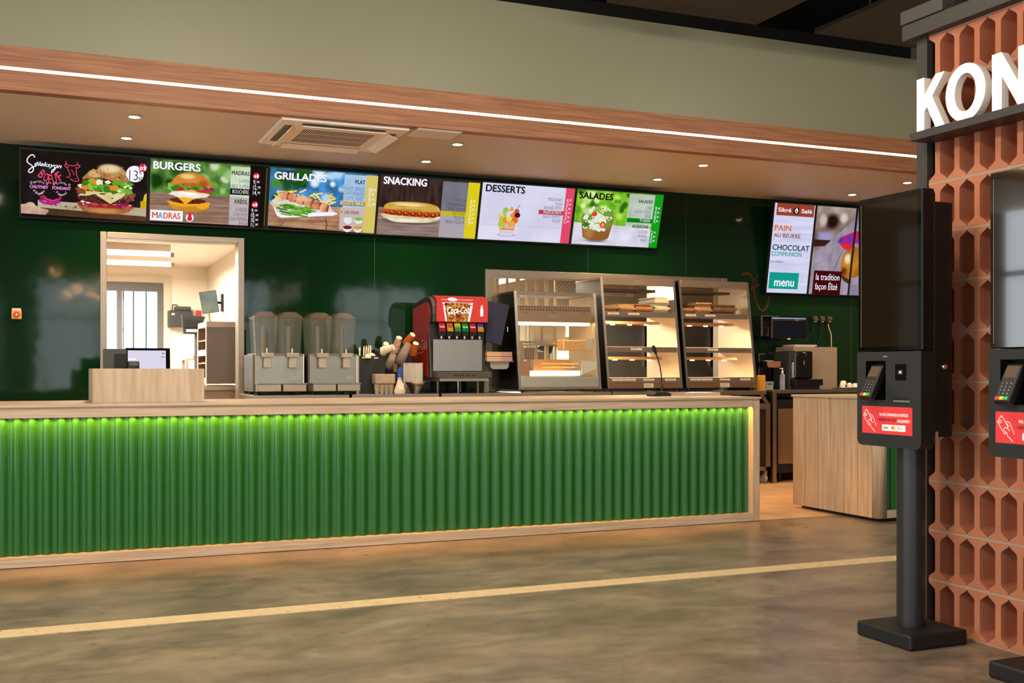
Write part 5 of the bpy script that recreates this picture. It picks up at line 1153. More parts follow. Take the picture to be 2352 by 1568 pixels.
def s_beef(t):
    A = Art(SW, SH)
    A.r(0, 100, 0, 100, E('1d1512', 1, hex2='302a30', scale=3, contrast=(.5, .8)))
    A.p([(13, 26), (100, 22), (100, 9), (13, 15)], E('c9b8a0', 1, hex2='a8957c', scale=6, stretch=(.5, 1, 8))); A.p([(13, 15), (100, 9), (100, 1), (20, 4)], E('5a3d24', 1, hex2='4a3220', scale=6))
    A.blob(6, 11, 9, 10, E('d6b6a4', 1, hex2='b58f7c', scale=14), .14, 5, seed=1); A.blob(14, 8, 7, 7, E('cfae9c', 1, hex2='b08b78', scale=16), .12, 4)
    A.l([(15, 32), (17, 28), (21, 25), (26, 25), (30, 29), (31, 33)], 1.9, E('c01860', 1)); A.l([(14, 26), (18, 22), (24, 21), (30, 25)], 2.2, E('a02a90', 1)); A.l([(17, 33), (20, 28), (25, 26), (29, 29)], 1.2, E('d83a78', 1))
    A.scatter(9, (26, 45, 12, 22), .7, .7, [E('4a2416', 1), E('2a1a14', 1)], 3)
    # title
    A.c([(10.6, 89), (9.8, 92.5), (7.5, 92), (5, 86), (5.3, 81), (8, 77.5), (9.8, 73), (8.6, 67.5), (6.3, 66.5), (6.2, 70), (9, 74.5), (12, 77)], .85, W); A.t('éleksyon', 10.5, 77.5, 6.4, W, 'L', .03, width=21, shear=.35, rot=math.radians(-3)); A.l([(27, 76), (25, 70), (23.5, 68), (24, 72), (28, 77)], .7, W)
    for ch, x, z, a, hh in (('B', 12.6, 62, -36, 13), ('O', 16.6, 55.5, -18, 13), ('E', 21.0, 52, 0, 13.5), ('U', 25.0, 52, 14, 14), ('F', 30.4, 56, 34, 14)): A.t(ch, x, z, hh, PK, 'L', .02, width=2.6 if ch == 'E' else 3.5, rot=math.radians(a))
    A.c([(35, 62.5), (37.2, 63.5), (38, 67), (37.2, 71.5), (35.8, 77)], .6, PK).c([(35, 87), (35, 83), (37, 81), (41, 80.5), (43.6, 82.5), (43.8, 86.5)], .6, PK).c([(35.6, 83), (33.8, 80.5), (35.6, 77.5), (36.8, 79)], .6, PK).c([(43.6, 82), (45.8, 81.5), (44.6, 78), (43, 78)], .6, PK).c([(43, 79), (43, 72), (43.4, 66), (45, 60.5), (44, 57.8), (41.5, 57.5), (38, 61)], .6, PK).c([(38.8, 74.5), (40.2, 72), (41.4, 66.5)], .5, PK).c([(42, 60.5), (43, 61.5)], .5, PK)
    for (x, top, mid, bot) in ((14, 'Mangue', 'CHUTNEY', '& Gingembre'), (31.5, 'Tranche', 'FONDANT', "d'emmental")):
        A.t(mid, x, 43.5, 4.6, E('f08ad8', 1), 'C', .05, width=14.5)
        for txt, sg_, R in ((top, 1, 7.4), (bot, -1, 8.2)):
            n = len(txt)
            for i, ch in enumerate(txt):
                an = (i - (n - 1) / 2) * (100 if sg_ > 0 else 130) / n * PI / 180
                A.t(ch, x + R * .62 * math.sin(an), 45.5 + sg_ * R * 1.22 * math.cos(an) - (1.5 if sg_ > 0 else 1.2), 3.4, W, 'C', .01, rot=-an * sg_, sx=.62)
        for sx in (-1, 1): A.l([(x + sx * 5.2, 51.5), (x + sx * 6.6, 49.5)], .35, W).l([(x + sx * 5.6, 53.5), (x + sx * 7, 51.5)], .35, W)
    # burger
    A.sp([(47, 17), (49, 13), (57, 11), (72, 10.5), (83, 13), (87, 18), (87, 24), (47, 26)], E('b26a3c', 1, hex2='8a4a26', scale=20)); A.blob(66, 25, 22.5, 6, E('b8302a', 1, hex2='7a1f2e', scale=26), .1, 11); A.soft(66, 15, 20, 6, 'c88850'); A.scatter(16, (46, 88, 22, 28), 1.6, 1.6, [E('b03a90', 1), E('d04830', 1), E('e8d2b0', 1)], 5)
    A.blob(66, 35, 22.5, 9.5, E('5e3028', 1, hex2='3c1c16', scale=40), .04, 13); A.scatter(40, (45, 87, 28, 42), .5, .7, [E('8a5a48', 1), E('a87a68', 1)], 6)
    A.p([(44, 36), (50, 44), (86, 44), (80, 37), (70.5, 26), (58, 40), (52, 37)], E('e6d6a2', 1, hex2='d2bc80', scale=8)); A.e(64, 41, 2.6, 1.2, E('5a3a20', 1)).e(72, 35, .8, .9, E('4a3020', 1)); A.blob(86, 40, 4.5, 9, E('6a2c24', 1, hex2='9a5a48', scale=30), .2, 6); A.blob(47, 45, 4.5, 6, E('6a2c20', 1, hex2='98543c', scale=30), .2, 5)
    A.p([(46, 45), (88, 45), (87, 64), (48, 66)], E('43261a', 1, hex2='6a3a20', scale=18)); A.scatter(70, (46, 88, 45, 62), 2.3, 3.0, LETT + [E('63b52e', 1), E('e08a2a', 1), E('f0e6cc', 1)], 8, nn=16)
    A.sp([(48, 62), (50, 68), (56, 78), (59, 77), (63, 84), (70, 86), (78, 83), (83, 76), (85, 66), (84, 61), (73, 62), (64, 65), (56, 65)], E('c99a5c', 1, hex2='a8743a', scale=14)); A.soft(70, 80, 12, 9, 'ecd2a2').soft(57, 70, 6, 8, 'dcb078').soft(80, 66, 8, 8, 'a8743c'); A.scatter(20, (58, 80, 68, 83), .55, .6, [E('5a3418', 1), E('3a2010', 1), E('efdcb8', 1)], 9).scatter(18, (53, 84, 64, 72), .55, .6, [E('5a3418', 1), E('4a2a14', 1), E('efdcb8', 1)], 19)
    A.e(90, 74.5, 7.2, 12.6, W, 32); A.t('13', 85.4, 65, 15.5, BK, 'L', -.012, width=7); A.t('€', 93.2, 75, 6, BK, 'L'); A.t('.90', 92, 64, 6.5, BK, 'L', width=4.6); tray_icon(A, 97 - .5, 85, 3.6)
    A.p([(95, 22), (100, 21), (100, 34), (95, 33)], E('c9a818', 1)); A.p([(97, 33), (100, 34), (100, 46), (98, 43)], E('d8c030', 1))
    A.p([(0, 5), (100, 1), (100, 0), (0, 0)], BK)
    fin(A, t, 'display')
def menu_lines(A, xr, z0, dz, rows, hh, m, prices, xp, mp, al='R', hi=None, him=None, hibox=None):
    for i, (a, pr) in enumerate(zip(rows, prices)):
        z = z0 - i * dz
        if hi == i: A.r(hibox[0], hibox[1], z - dz * .22, z + dz * .78, hibox[2])
        A.t(a, xr, z, hh, him if hi == i else m, 'R', -.006, width=min(hibox[3] if hibox and len(hibox) > 3 else 99, 1.55 * len(a) * hh / 5.2))
        if pr: A.t(pr[0], xp, z - .6, hh * 1.15, mp, 'L', .012, width=.95 * len(pr[0]) * hh / 5); A.t(pr[1], xp + .95 * len(pr[0]) * hh / 5 + .5, z + 1.6, hh * .55, mp, 'L', .01, width=2.6)
DKT = E('1c1a22', 1)
def veil(A, a, c, d, e): A.r(a, c, d, e, E('d2d4d6', 1, hex2='b4c4b0', scale=3))
def s_burgers(t):
    A = Art(SW, SH); A.r(0, 100, 0, 100, E('150e0c', 1)); A.r(0, 85, 3, 100, LEAF('1f4a14', '6da04a')); A.bokeh(16, (45, 84, 55, 97), 5, ('9cc47c', 'c8dcb0', '6fa84a', '4a8a30'), 1).bokeh(8, (0, 30, 52, 96), 8, ('16360e', '244f16', '2f5e1c'), 4)
    A.r(0, 85, 3, 48, E('a58672', 1, hex2='7c5c4c', scale=5, stretch=(.5, 1, 9), contrast=(.3, .7)))
    for z in (12, 21, 30, 39): A.r(0, 85, z, z + .5, E('6a4c3e', 1))
    A.r(68, 85, 3, 48, E('bbb0b0', 1)); A.r(68, 85, 48, 97, E('b9d0a8', 1, hex2='d6e2cc', scale=4))
    A.t('BURGERS', 2, 85, 11.5, W, 'L', .045, width=40)
    A.e(33, 27, 16.5, 8, E('a8742e', 1)); A.blob(33, 29, 17, 7, E('d8983c', 1, hex2='b87a28', scale=10), .03, 5); A.p([(14, 36), (51, 37), (50, 29), (43, 25), (38, 30), (28, 27), (17, 31)], E('f0a81c', 1)); A.blob(32, 38, 15.5, 5, E('4a2016', 1, hex2='6a3222', scale=40), .05, 12); A.p([(22, 44), (45, 45), (36, 40), (30, 32), (26, 38)], E('f4b428', 1)); A.blob(33, 48, 17, 5.5, E('f6f0e6', 1, hex2='e6dccb', scale=12), .06, 8); A.e(36, 52, 8, 3.4, E('f2b060', 1))
    A.e(22, 56, 9, 3.2, E('c8281c', 1)).e(46, 55, 8, 3.6, E('d03422', 1)); A.scatter(34, (14, 53, 56, 64), 2.3, 2.8, LETT + [E('7a3a70', 1), E('c05a30', 1)], 4, nn=16); A.sp([(18, 62), (19, 70), (23, 78), (29, 82), (36, 82.5), (44, 79), (50, 70), (51, 61), (42, 66), (30, 66)], E('d68c34', 1, hex2='b86a1e', scale=4)); A.soft(31, 76, 9, 6, 'f6cc88').soft(45, 66, 7, 9, 'a85a18').soft(33, 24, 15, 6, 'c8862e').soft(33, 49, 12, 4, 'ffffff')
    A.r(0.5, 28, 4.5, 21, W); A.t('M', 2, 8, 9.5, E('e05a28', 1), 'L', .04, width=5); A.t('A', 7, 8, 9.5, E('38a0d8', 1), 'L', .04, width=4); A.t('DRAS', 11.5, 8, 9.5, E('e05a28', 1), 'L', .04, width=14.5)
    A.e(34, 11, 3.4, 6.4, W); A.e(34, 9.5, 2.2, 3.8, RD); A.p([(32.6, 12), (35.4, 12), (35.6, 20), (34.6, 17), (34, 24), (33.2, 17), (32.4, 20)], RD)
    A.r(85, 100, 0, 100, BK); A.r(68, 94 - 9, 52, 62, BK)
    A.t('MADRAS', 84.4, 83.5, 6.6, DKT, 'R', .03, width=15.5); A.t('KRÉOL', 84, 38, 6.6, DKT, 'R', .03, width=11.5); tray_icon(A, 90.5, 84, 2.9); tray_icon(A, 90.5, 38, 2.9)
    menu_lines(A, 84.4, 71.5, 8.6, ('SUPER', 'DOUBLE SUPER', 'BOUCHÈRE'), 6, E('5a6a60', 1), (('9,', '90€'), ('12,', '20€'), ('14,', '20€')), 88.2, W, hi=2, him=W, hibox=(68, 85, BK))
    menu_lines(A, 84, 25.5, 7.6, ('CHEESE', 'CHICKEN', 'BACON PEPPER', 'FISH'), 5.8, E('5a5560', 1), (('9,', '90€'), ('10,', '40€'), ('10,', '90€'), ('11,', '20€')), 87.6, W)
    A.r(99.2, 99.8, 4, 97, E('6a6a20', 1))
    fin(A, t, 'display')
def s_grill(t):
    A = Art(SW, SH); A.r(0, 100, 0, 100, LEAF('29542a', '3f86c8')); A.bokeh(18, (0, 30, 48, 98), 7, ('1f5218', '12300e', '4c8a30', '2f6a3a'), 2).bokeh(18, (26, 68, 52, 98), 6, ('4a94d8', 'b0d6f4', '2c6cb0', 'e0eefa'), 3).p([(22, 100), (38, 100), (36, 82), (30, 74), (25, 84)], E('1d4a16', 1, hex2='2c6422', scale=12))
    A.r(0, 100, 0, 42, E('c09474', 1, hex2='8f6346', scale=5, stretch=(1, 1, 5))); A.l([(53, 22), (54.5, 12), (54, 0)], .7, E('3a2214', 1)).l([(16, 16), (11, 4)], .5, E('5a3a26', 1))
    A.p([(0, 5), (100, 0), (100, -0), (0, 0)], BK)
    A.p([(0, 46), (2, 44), (8, 22), (12, 19), (60, 27), (64, 31), (60, 34), (14, 24), (9, 27)], W); A.p([(2, 46), (10, 25), (60, 33), (56, 44), (8, 54)], E('d8d4d8', 1))
    rd = random.Random(5)
    for i in range(44): x, z, a = rd.uniform(4, 56), rd.uniform(40, 62), rd.uniform(-.9, .9); A.l([(x, z), (x + 7 * math.cos(a), z + 10 * math.sin(a))], 1.4, [E('f0d060', 1), E('e8c040', 1), E('f6e08a', 1)][i % 3])
    for i in range(34): x, z, a = rd.uniform(6, 34), rd.uniform(25, 42), rd.uniform(-.5, .25); A.l([(x, z), (x + 5, z + 5 * a), (x + 10, z + 4 * a - 1)], 1.6, [E('5c9a2a', 1), E('3f7a1e', 1), E('78b43a', 1)][i % 3])
    A.l([(12, 58), (66, 34)], .6, E('d8b888', 1))
    for i in range(6): x = 14 + i * 7.4; z = 56 - i * 3.3; A.blob(x, z, 4.6, 7.4, E(('c06a44', 'c87850')[i % 2], 1, hex2='e8b48c', scale=16), .06, 5, seed=i); A.p([(x + 2.6, z + 6), (x + 4.6, z + 4.6), (x + 3.2, z - 7), (x + 1.4, z - 6)], E('a8402c', 1))
    A.soft(30, 52, 12, 6, 'eab890'); A.t('GRILLADES', 3.5, 82, 11.5, W, 'L', .045, width=48)
    A.r(68, 89, 5, 97, E('9ec0e0', 1, hex2='c4d8ee', scale=3)); A.r(66, 89, 5, 42, E('c9b4b0', 1)); A.r(89, 100, 2, 98, E('d8c468', 1))
    A.t('PLAT', 88, 82.5, 6.6, DKT, 'R', .03, width=9.5)
    menu_lines(A, 87.6, 71, 8.0, ('POULET GRILLE', 'BROCHETTE ROGNONS', 'BROCHETTE  POULET', 'BROCHETTE  MARLIN'), 6.2, E('4a5a70', 1), (('10,', '50€'), ('9,', '80€'), ('9,', '50€'), ('11,', '50€')), 92, W, hi=3, him=W, hibox=(66, 89, E('a08a40', 1), 22))
    A.t('+  2 AU CHOIX', 84, 32, 5, DKT, 'R', .02, width=17)
    for x, z, c1, c2 in ((74, 23, 'f0f0f6', 'd8d8e4'), (84, 24, '6cb43a', '8ccc50'), (74, 9, '7a1c28', '5a1020'), (84, 9, 'e8b434', 'c89020')): A.e(x, z - 1, 4.2, 7, E('e4e4ee', 1), 20, 180, 360).e(x, z, 4.2, 3, E(c1, 1, hex2=c2, scale=40))
    fin(A, t, 'display')
def s_snack(t):
    A = Art(SW, SH); A.r(0, 100, 0, 100, E('2c1c18', 1, hex2='46322c', scale=8, stretch=(3, 1, .6))); A.r(0, 100, 0, 46, WOODD)
    for z in (8, 16, 24, 31, 37, 42): A.r(0, 100, z, z + .4, E('5a463e', 1))
    A.t('SNACKING', 3, 86, 12, W, 'L', .05, width=43)
    A.soft(32, 24, 32, 7, '3a2a26'); A.sp([(6, 36), (60, 36), (58, 28), (46, 23), (20, 22), (9, 27)], E('e8e0c0', 1, hex2='c8bc80', scale=10)); A.sp([(0, 40), (4, 37), (14, 34), (50, 32), (60, 35), (64, 38), (60, 43), (48, 44), (12, 44), (4, 42)], E('c8642c', 1, hex2='a84818', scale=12))
    A.sp([(5, 45), (7, 52), (14, 56), (30, 58), (48, 57), (58, 53), (61, 47), (58, 43), (34, 42), (8, 44)], E('e0bc5c', 1, hex2='c89a38', scale=8)); A.soft(30, 53, 22, 4, 'f4e09a').soft(32, 44, 24, 2.5, 'b8862c').soft(30, 26, 18, 4, 'f4eed6')
    for i in range(7): A.e(14 + i * 6.8, 38 - .2 * i, 3.0, 3.6, E('7a1608', 1)).e(14.2 + i * 6.8, 38.5 - .2 * i, 1.7, 2.1, E('c8501c', 1)).e(13.2 + i * 6.8, 39.8 - .2 * i, .6, .8, E('f0d0b0', 1))
    A.l([(6, 38), (9, 37)], 1.2, E('7a1608', 1)).l([(60, 36), (62, 39)], 1.2, E('7a1608', 1))
    A.r(62, 88, 0, 97, E('7d7c88', 1, hex2='6e6e7e', scale=6)); A.r(62, 88, 0, 44, E('aaa2ae', 1)); A.r(88, 100, 0, 98, E('dccc1c', 1))
    menu_lines(A, 86.6, 63, 7.6, ("POUL'6", 'CROQUE-MONSIEUR', 'CROQUE MADAME', 'HOT-DOG', "POUL'8", "MENU POUL'8"), 5.8, E('3c3c48', 1), (('4,', '00€'), ('3,', '80€'), ('4,', '50€'), ('3,', '50€'), ('6,', '00€'), ('9,', '90€')), 91.4, W, hi=3, him=E('5a5418', 1), hibox=(62, 88, E('c8b818', 1), 19))
    fin(A, t, 'display')
def s_dessert(t):
    A = Art(SW, SH); A.r(0, 100, 0, 100, E('dcdaee', 1, hex2='cfcde4', scale=2.5)); A.r(0, 100, 0, 26, E('e4e2f4', 1, hex2='d2d0e8', scale=3)); A.l([(0, 26), (100, 27)], .3, E('b8b6d0', 1)).l([(62, 97), (64, 0)], .15, E('c8c6dc', 1))
    A.t('DESSERTS', 3.5, 85, 12, E('1c1a28', 1), 'L', .045, width=42)
    A.e(30, 10, 10, 3.2, E('b4b2cc', 1)); A.p([(20, 38), (40, 38), (38, 13), (35, 10), (25, 10), (22, 13)], E('e8c8a8', 1, hex2='e0944a', scale=12)); A.p([(22, 19), (38, 19), (37, 12), (34, 10), (26, 10), (23, 12)], E('d6ccd8', 1)); A.l([(20, 38), (22, 12), (25, 9.5), (35, 9.5), (38, 12), (40.5, 38)], .5, E('f4f2fc', 1)); A.l([(23, 20), (38, 20)], .6, E('c05a50', 1))
    A.scatter(26, (22, 38, 26, 48), 2.8, 4.4, [E('e8902c', 1), E('d8d878', 1), E('e86a30', 1), E('a8c850', 1), E('ece4a0', 1), E('f0b43c', 1)], 3, nn=7); A.e(27, 54, 3, 5, E('9cc060', 1)).e(39, 53, 2.6, 4.2, E('d84a3a', 1)).e(40, 46, 3, 4.6, E('3a1420', 1)); A.l([(36, 50), (40, 62), (42, 64), (41, 60)], .4, E('6a5a40', 1)); A.p([(30, 52), (33, 62), (36, 54)], E('f0a02a', 1))
    A.r(90, 100, 0, 100, E('e0486a', 1))
    menu_lines(A, 87.6, 75.5, 7.7, ('MILKSHAKE', 'FLAN', 'BANANES FRITES', 'SALADE DE FRUITS', 'GLACE EN POT', 'FLOUP'), 6, E('4c4a60', 1), (('4,', '50€'), ('3,', '00€'), ('1,', '80€'), ('4,', '20€'), ('2,', '90€'), ('1,', '80€')), 92, W, hi=3, him=W, hibox=(62.5, 90, E('b83a54', 1), 20))
    fin(A, t, 'display')
def s_salad(t):
    A = Art(SW, SH); A.r(0, 100, 0, 100, LEAF('3c8a14', '8cc834')); A.bokeh(40, (0, 60, 42, 98), 5.5, ('78c020', 'b4e458', '2c6a10', '50a018', 'd8f4a0', '8cd030'), 2); A.r(60, 90, 38, 98, E('b0c4a8', 1, hex2='d0dccc', scale=3))
    A.p([(0, 40), (100, 36), (100, 0), (0, 0)], E('c8c4d8', 1, hex2='e4e2f0', scale=5))
    A.t('SALADES', 2.5, 84, 11.5, BK, 'L', .045, width=39)
    A.soft(27, 8, 19, 5, '7a7690'); A.p([(8, 47), (45, 47), (41.5, 15), (40, 12), (36, 9.6), (31, 8.3), (26.5, 8), (22, 8.3), (17, 9.6), (13, 12), (11.5, 15)], E('9a6634', 1, hex2='8a5828', scale=3)); A.soft(18, 22, 8, 16, 'b07a44'); A.e(26.5, 47, 19, 22, E('a87844', 1)).e(26.5, 47, 17.6, 20.5, E('6a8a3a', 1))
    A.scatter(60, (12, 41, 32, 66), 3, 4.4, [E('bcd890', 1), E('8cb850', 1), E('dce8b8', 1), E('6a9a34', 1), E('e8ecd0', 1)], 7, nn=14); A.scatter(70, (18, 36, 27, 48), 1.6, 2.2, [E('f0eee0', 1), E('d8d4c0', 1), E('e8e6d6', 1)], 8); A.e(22, 57, 3.2, 4.4, E('d8482c', 1)).e(33, 38, 3.4, 6, E('dc4424', 1)).e(33, 38, 1.6, 3.2, E('f0b090', 1)); A.blob(14, 37, 4, 5, E('2f7a20', 1), .3, 6)
    A.r(90, 100, 0, 100, E('10a018', 1)); A.r(61, 90, 40, 98, E('a8bcaa', 1, hex2='c4d0c4', scale=4))
    A.t('SALADES', 88, 83, 5.6, BK, 'R', .03, width=17); A.t('BOISSONS', 86.4, 36, 5.6, BK, 'R', .03, width=18.5)
    menu_lines(A, 87.6, 71.5, 8, ('CHEF', 'SOUSKAY POULET', 'VÉGÉ', 'TI NAIN'), 6, E('4c5a50', 1), (('9,', '90€'), ('9,', '90€'), ('8,', '90€'), ('9,', '20€')), 92, W, hi=3, him=W, hibox=(60, 90, E('0a7a14', 1), 19))
    menu_lines(A, 86.4, 26, 8, ('JUNIOR', 'NORMAL', 'MAXI'), 6, E('4c4a60', 1), (('2,', '70€'), ('3,', '40€'), ('3,', '80€')), 91, W)
    fin(A, t, 'display')
MS = (('beef selection menu screen with giant sesame burger on black', s_beef), ('menu screen headed BURGERS with egg burger picture', s_burgers), ('menu screen headed GRILLADES with skewer and fries picture', s_grill), ('menu screen headed SNACKING with hot dog picture', s_snack), ('menu screen headed DESSERTS with fruit glass picture', s_dessert), ('menu screen headed SALADES with salad bowl picture', s_salad))
for k, (lab, fn) in enumerate(MS):
    t = screen(-.165 + k * SW, SW, SH, ZB, 16.0, lab, 'row of six menu screens over the back line'); fn(t)
PW, PH, PZB = .594, 1.052, 2.103
def p_menu(t):
    A = Art(PW, PH); A.r(0, 100, 0, 100, E('c8c8e8', 1, hex2='dcdcf4', scale=3, stretch=(.6, 1, 7)))
    for z in (8.5, 32, 49, 74): A.r(0, 100, z, z + .2, E('a8a8c8', 1))
    A.r(5, 98, 86.5, 100, E('98402e', 1)); A.t('Sikré', 9, 90.5, 4.6, W, 'L', .025, width=32); A.t('Salé', 66, 90.5, 4.6, W, 'L', .025, width=27)
    A.r(48, 60, 89, 96, E('1c1412', 1)).e(48, 92.5, 3.4, 2.2, E('1c1412', 1)).e(48, 92.5, 1.8, 1.1, E('98402e', 1)).e(54, 92.6, 3.6, 2.8, W).e(54, 92, 1.2, 1.4, E('1c1412', 1)); A.l([(58, 96), (60, 99.5)], 1.0, E('2c1c18', 1))
    A.t('PAIN', 4, 69.5, 6.4, E('d8702a', 1), 'L', .03, width=41); A.t('AU BEURRE', 4, 62, 4.7, E('8a4a34', 1), 'L', .02, width=66); A.t('+', 3.5, 58.5, 2.6, E('2a4a58', 1), 'L')
    A.t('CHOCOLAT', 3.5, 48, 6.2, E('1c3e4a', 1), 'L', .03, width=92); A.t('COMMUNION', 3, 41.5, 4.8, E('1ca094', 1), 'L', .025, width=74); A.t('avec cacahuètes', 3, 34, 2.4, E('3c3c4c', 1), 'L', 0, width=30)
    A.r(3, 76, 4.5, 23, E('109a8c', 1)); A.t('menu', 16, 7.6, 9.6, E('e8f0f8', 1), 'L', .035, width=50)
    fin(A, t, 'display')
TABLE = E('a89cae', 1, hex2='8a7e92', scale=4, stretch=(3, 1, 1))
def p_food(t):
    A = Art(PW, PH); A.r(0, 100, 0, 100, E('5a3c34', 1, hex2='b8a89c', scale=2.2)); A.soft(42, 84, 30, 14, '240a06').soft(42, 82, 22, 12, '2a0c08').soft(26, 66, 34, 8, '9a98c0').p([(0, 62), (60, 62), (60, 56), (0, 54)], E('3a1c18', 1))
    A.p([(0, 46), (30, 56), (60, 70), (100, 88), (100, 0), (0, 0)], TABLE); A.l([(0, 32), (40, 40), (60, 58), (78, 70)], .5, E('5a4e60', 1)).l([(46, 16), (62, 34), (70, 44), (86, 62)], 1.0, E('2a2028', 1))
    A.p([(62, 65), (100, 73), (100, 62), (78, 58)], E('c81c50', 1)); A.p([(60, 61), (66, 65), (100, 70), (100, 56), (72, 56)], E('3a3ab0', 1, hex2='c01870', scale=9)); A.p([(62, 60), (78, 53), (100, 50), (100, 58)], E('d82838', 1))
    A.e(100, 36, 26, 18, E('c8882c', 1, hex2='8a4a14', scale=4)); A.soft(92, 42, 14, 8, 'f4dcae').soft(84, 27, 12, 8, '6a3410').soft(18, 84, 14, 10, 'c8b8ac').soft(70, 88, 14, 8, 'd8c8bc'); A.p([(76, 24), (100, 18), (100, 13), (84, 17)], E('4a2c20', 1))
    A.r(8, 80, 0, 27, E('42080c', 1)); A.t('la tradition', 14, 16.4, 7.4, W, 'L', .008, width=61); A.t('façon Élizé', 14, 5.4, 7.4, W, 'L', .008, width=58)
    fin(A, t, 'display')
def p_bread(t):
    A = Art(PW, PH); A.r(0, 100, 0, 100, E('6a4c44', 1, hex2='b8a89c', scale=2)); A.p([(0, 88), (100, 96), (100, 0), (0, 0)], TABLE); A.p([(0, 74), (60, 78), (60, 62), (0, 60)], E('c01c58', 1, hex2='3a3ab0', scale=9)); A.e(2, 38, 30, 18, E('c8882c', 1, hex2='8a4a14', scale=4)); A.e(70, 40, 26, 16, E('c07c28', 1, hex2='7a3c10', scale=4)); A.r(0, 100, 0, 12, E('8a7e92', 1))
    fin(A, t, 'display')
for k, (lab, fn) in enumerate((('tall menu screen reading Pain au beurre and Chocolat communion', p_menu), ('tall picture screen with bread and dark red caption box', p_food), ('tall bread picture screen mostly hidden behind the ordering kiosk', p_bread))):
    t = screen(7.685 + k * .595, PW, PH, PZB, 9.4, lab, 'tall screens on the right of the green wall'); fn(t)

# ------------------------------------------------------------------ inside the kitchen
t = thing('kitchen_cupboard', 'tall dark grey cupboard seen through the kitchen doorway with open shelves on its left', 'cupboard', (1.68, 11.6, 0))
KT = 1.065; x0, x1, y0, y1, zt = 1.525, 1.845, 11.3, 11.95, 1.705
sh = MB(); gy = M('5f564d', .5)
sh.box(x0, x1, y0, y0 + .02, KT + .02, zt - .055, gy).box(x0, x1, y1 - .02, y1, KT + .02, zt - .055, gy).box(x1 - .02, x1, y0 + .0201, y1 - .0201, KT + .02, zt - .055, gy).build('carcass', t)
MB().box(x0 - .002, x1, y0 - .003, y1, zt - .0549, zt, M('a08a76', .4, .6)).build('top_rail', t)
wf_ = M('e3d6c0', .5); fr = MB()
for z in (KT + .0, KT + .2, KT + .30, KT + .43): fr.box(x0 + .001, x1 - .0205, y0 + .0205, y1 - .0205, z + .02, z + .03, M('c08a50', .6))
fr.build('shelf', t)
ed = MB().box(x0 - .008, x0 - .0005, y0 - .003, y0 + .03, KT, zt - .0555, wf_).box(x0 - .008, x0 - .0005, y1 - .03, y1, KT, zt - .0555, wf_)
for z in (KT + .02, KT + .30): ed.box(x0 - .012, x0 - .0085, y0 + .03, y1 - .03, z, z + .06, wf_)
ed.build('front_edging', t)
MB().box(x0 + .03, x1 - .03, y0 + .04, y1 - .04, KT + .235, KT + .24, M('b5702c', .6)).build('divider', t)
t = thing('kitchen_worktable', 'steel table under the grey kitchen cupboard', 'work table', (1.6, 11.7, 0))
MB().box(1.3, 1.93, 11.15, 12.3, KT - .04, KT, M('a8937c', .4, .8)).build('worktop', t)
MB().box(1.33, 1.90, 11.18, 12.27, .12, KT - .0401, M('8d7864', .45, .5)).build('cabinet', t)
for x in (1.36, 1.87):
    for y in (11.22, 12.23): MB().cyl((x, y, 0), (x, y, .1199), .02, CHROME, n=10).build('foot', t)
t = thing('kitchen_camera_monitor', 'tilted grey monitor on a wall arm seen through the kitchen doorway', 'monitor', (1.8, 13.0, 2.0))
c4 = [at(*p, 13.0) for p in ((457, 671), (466, 721), (504, 716), (496, 666))]
MB().prism(c4, 'y', 13.0, 13.03, M('3b3835', .4)).build('casing', t)
cx_ = sum(p[0] for p in c4) / 4; cz_ = sum(p[1] for p in c4) / 4
MB().poly([(cx_ + (p[0] - cx_) * .93, cz_ + (p[1] - cz_) * .95) for p in c4], 12.998, E('8f948c', .8, hex2='aab08c', scale=6)).build('display', t, fix=False)
MB().cyl((cx_ + .05, 13.031, cz_), (1.93, 13.1, cz_), .015, BLACK, n=10).box(1.93, 1.9495, 13.05, 13.15, cz_ - .1, cz_ + .1, BLACK).build('wall_arm', t)
MB().tube([(cx_, 13.02, cz_ - .13), (cx_ + .01, 13.03, cz_ - .2), (cx_ + .03, 13.05, cz_ - .3)], .004, BLACK, 6).build('cable', t)
t = thing('kitchen_wall_printer', 'dark wall mounted box with white badge beside the kitchen window', 'printer', (1.6, 14.3, 1.85))
xa, za = at(388, 712, 14.2); xb, zb = at(443, 751, 14.2)
MB().box(xa, xb, 14.2, 14.395, zb, za, M('2d2b29', .45)).build('body', t, bevel=.01)
MB().box(xa + .08, xb - .02, 14.22, 14.39, za + .0005, za + .05, M('3b3936', .45)).build('cover', t, bevel=.01)
MB().rect(xa + .03, xa + .07, za - .06, za - .035, 14.1985, M('a8a49c', .5)).build('badge', t, fix=False)
MB().tube([(xa + .05, 14.3, za), (xa + .06, 14.35, za + .08), (xa + .12, 14.35, za + .07)], .006, BLACK, 6).build('cable', t)
t = thing('kitchen_till', 'black back of a touch monitor on a pole in the kitchen', 'monitor', (1.6, 13.0, 1.75))
c4 = [at(*p, 12.6) for p in ((421, 766), (456, 767), (472, 727), (417, 722))]
MB().prism(c4, 'y', 12.6, 12.64, M('1f1d1c', .4)).build('casing', t, bevel=.006)
MB().rect(c4[0][0] + .03, c4[1][0] - .02, c4[0][1] + .02, c4[0][1] + .05, 12.598, M('b8b4ac', .5)).build('badge', t, fix=False)
MB().box(c4[0][0] + .01, c4[2][0] - .03, 12.58, 12.5995, c4[0][1] + .07, c4[2][1] - .04, M('100f0f', .4)).build('rear_housing', t)
MB().cyl((c4[1][0] - .02, 12.66, .02), (c4[1][0] - .02, 12.66, c4[0][1] + .1), .018, M('4b4743', .4), n=12).box(c4[1][0] - .15, c4[1][0] + .1, 12.5, 12.8, 0, .02, M('4b4743', .4)).build('pole', t)
xq, zq = at(457, 720, 14.35)
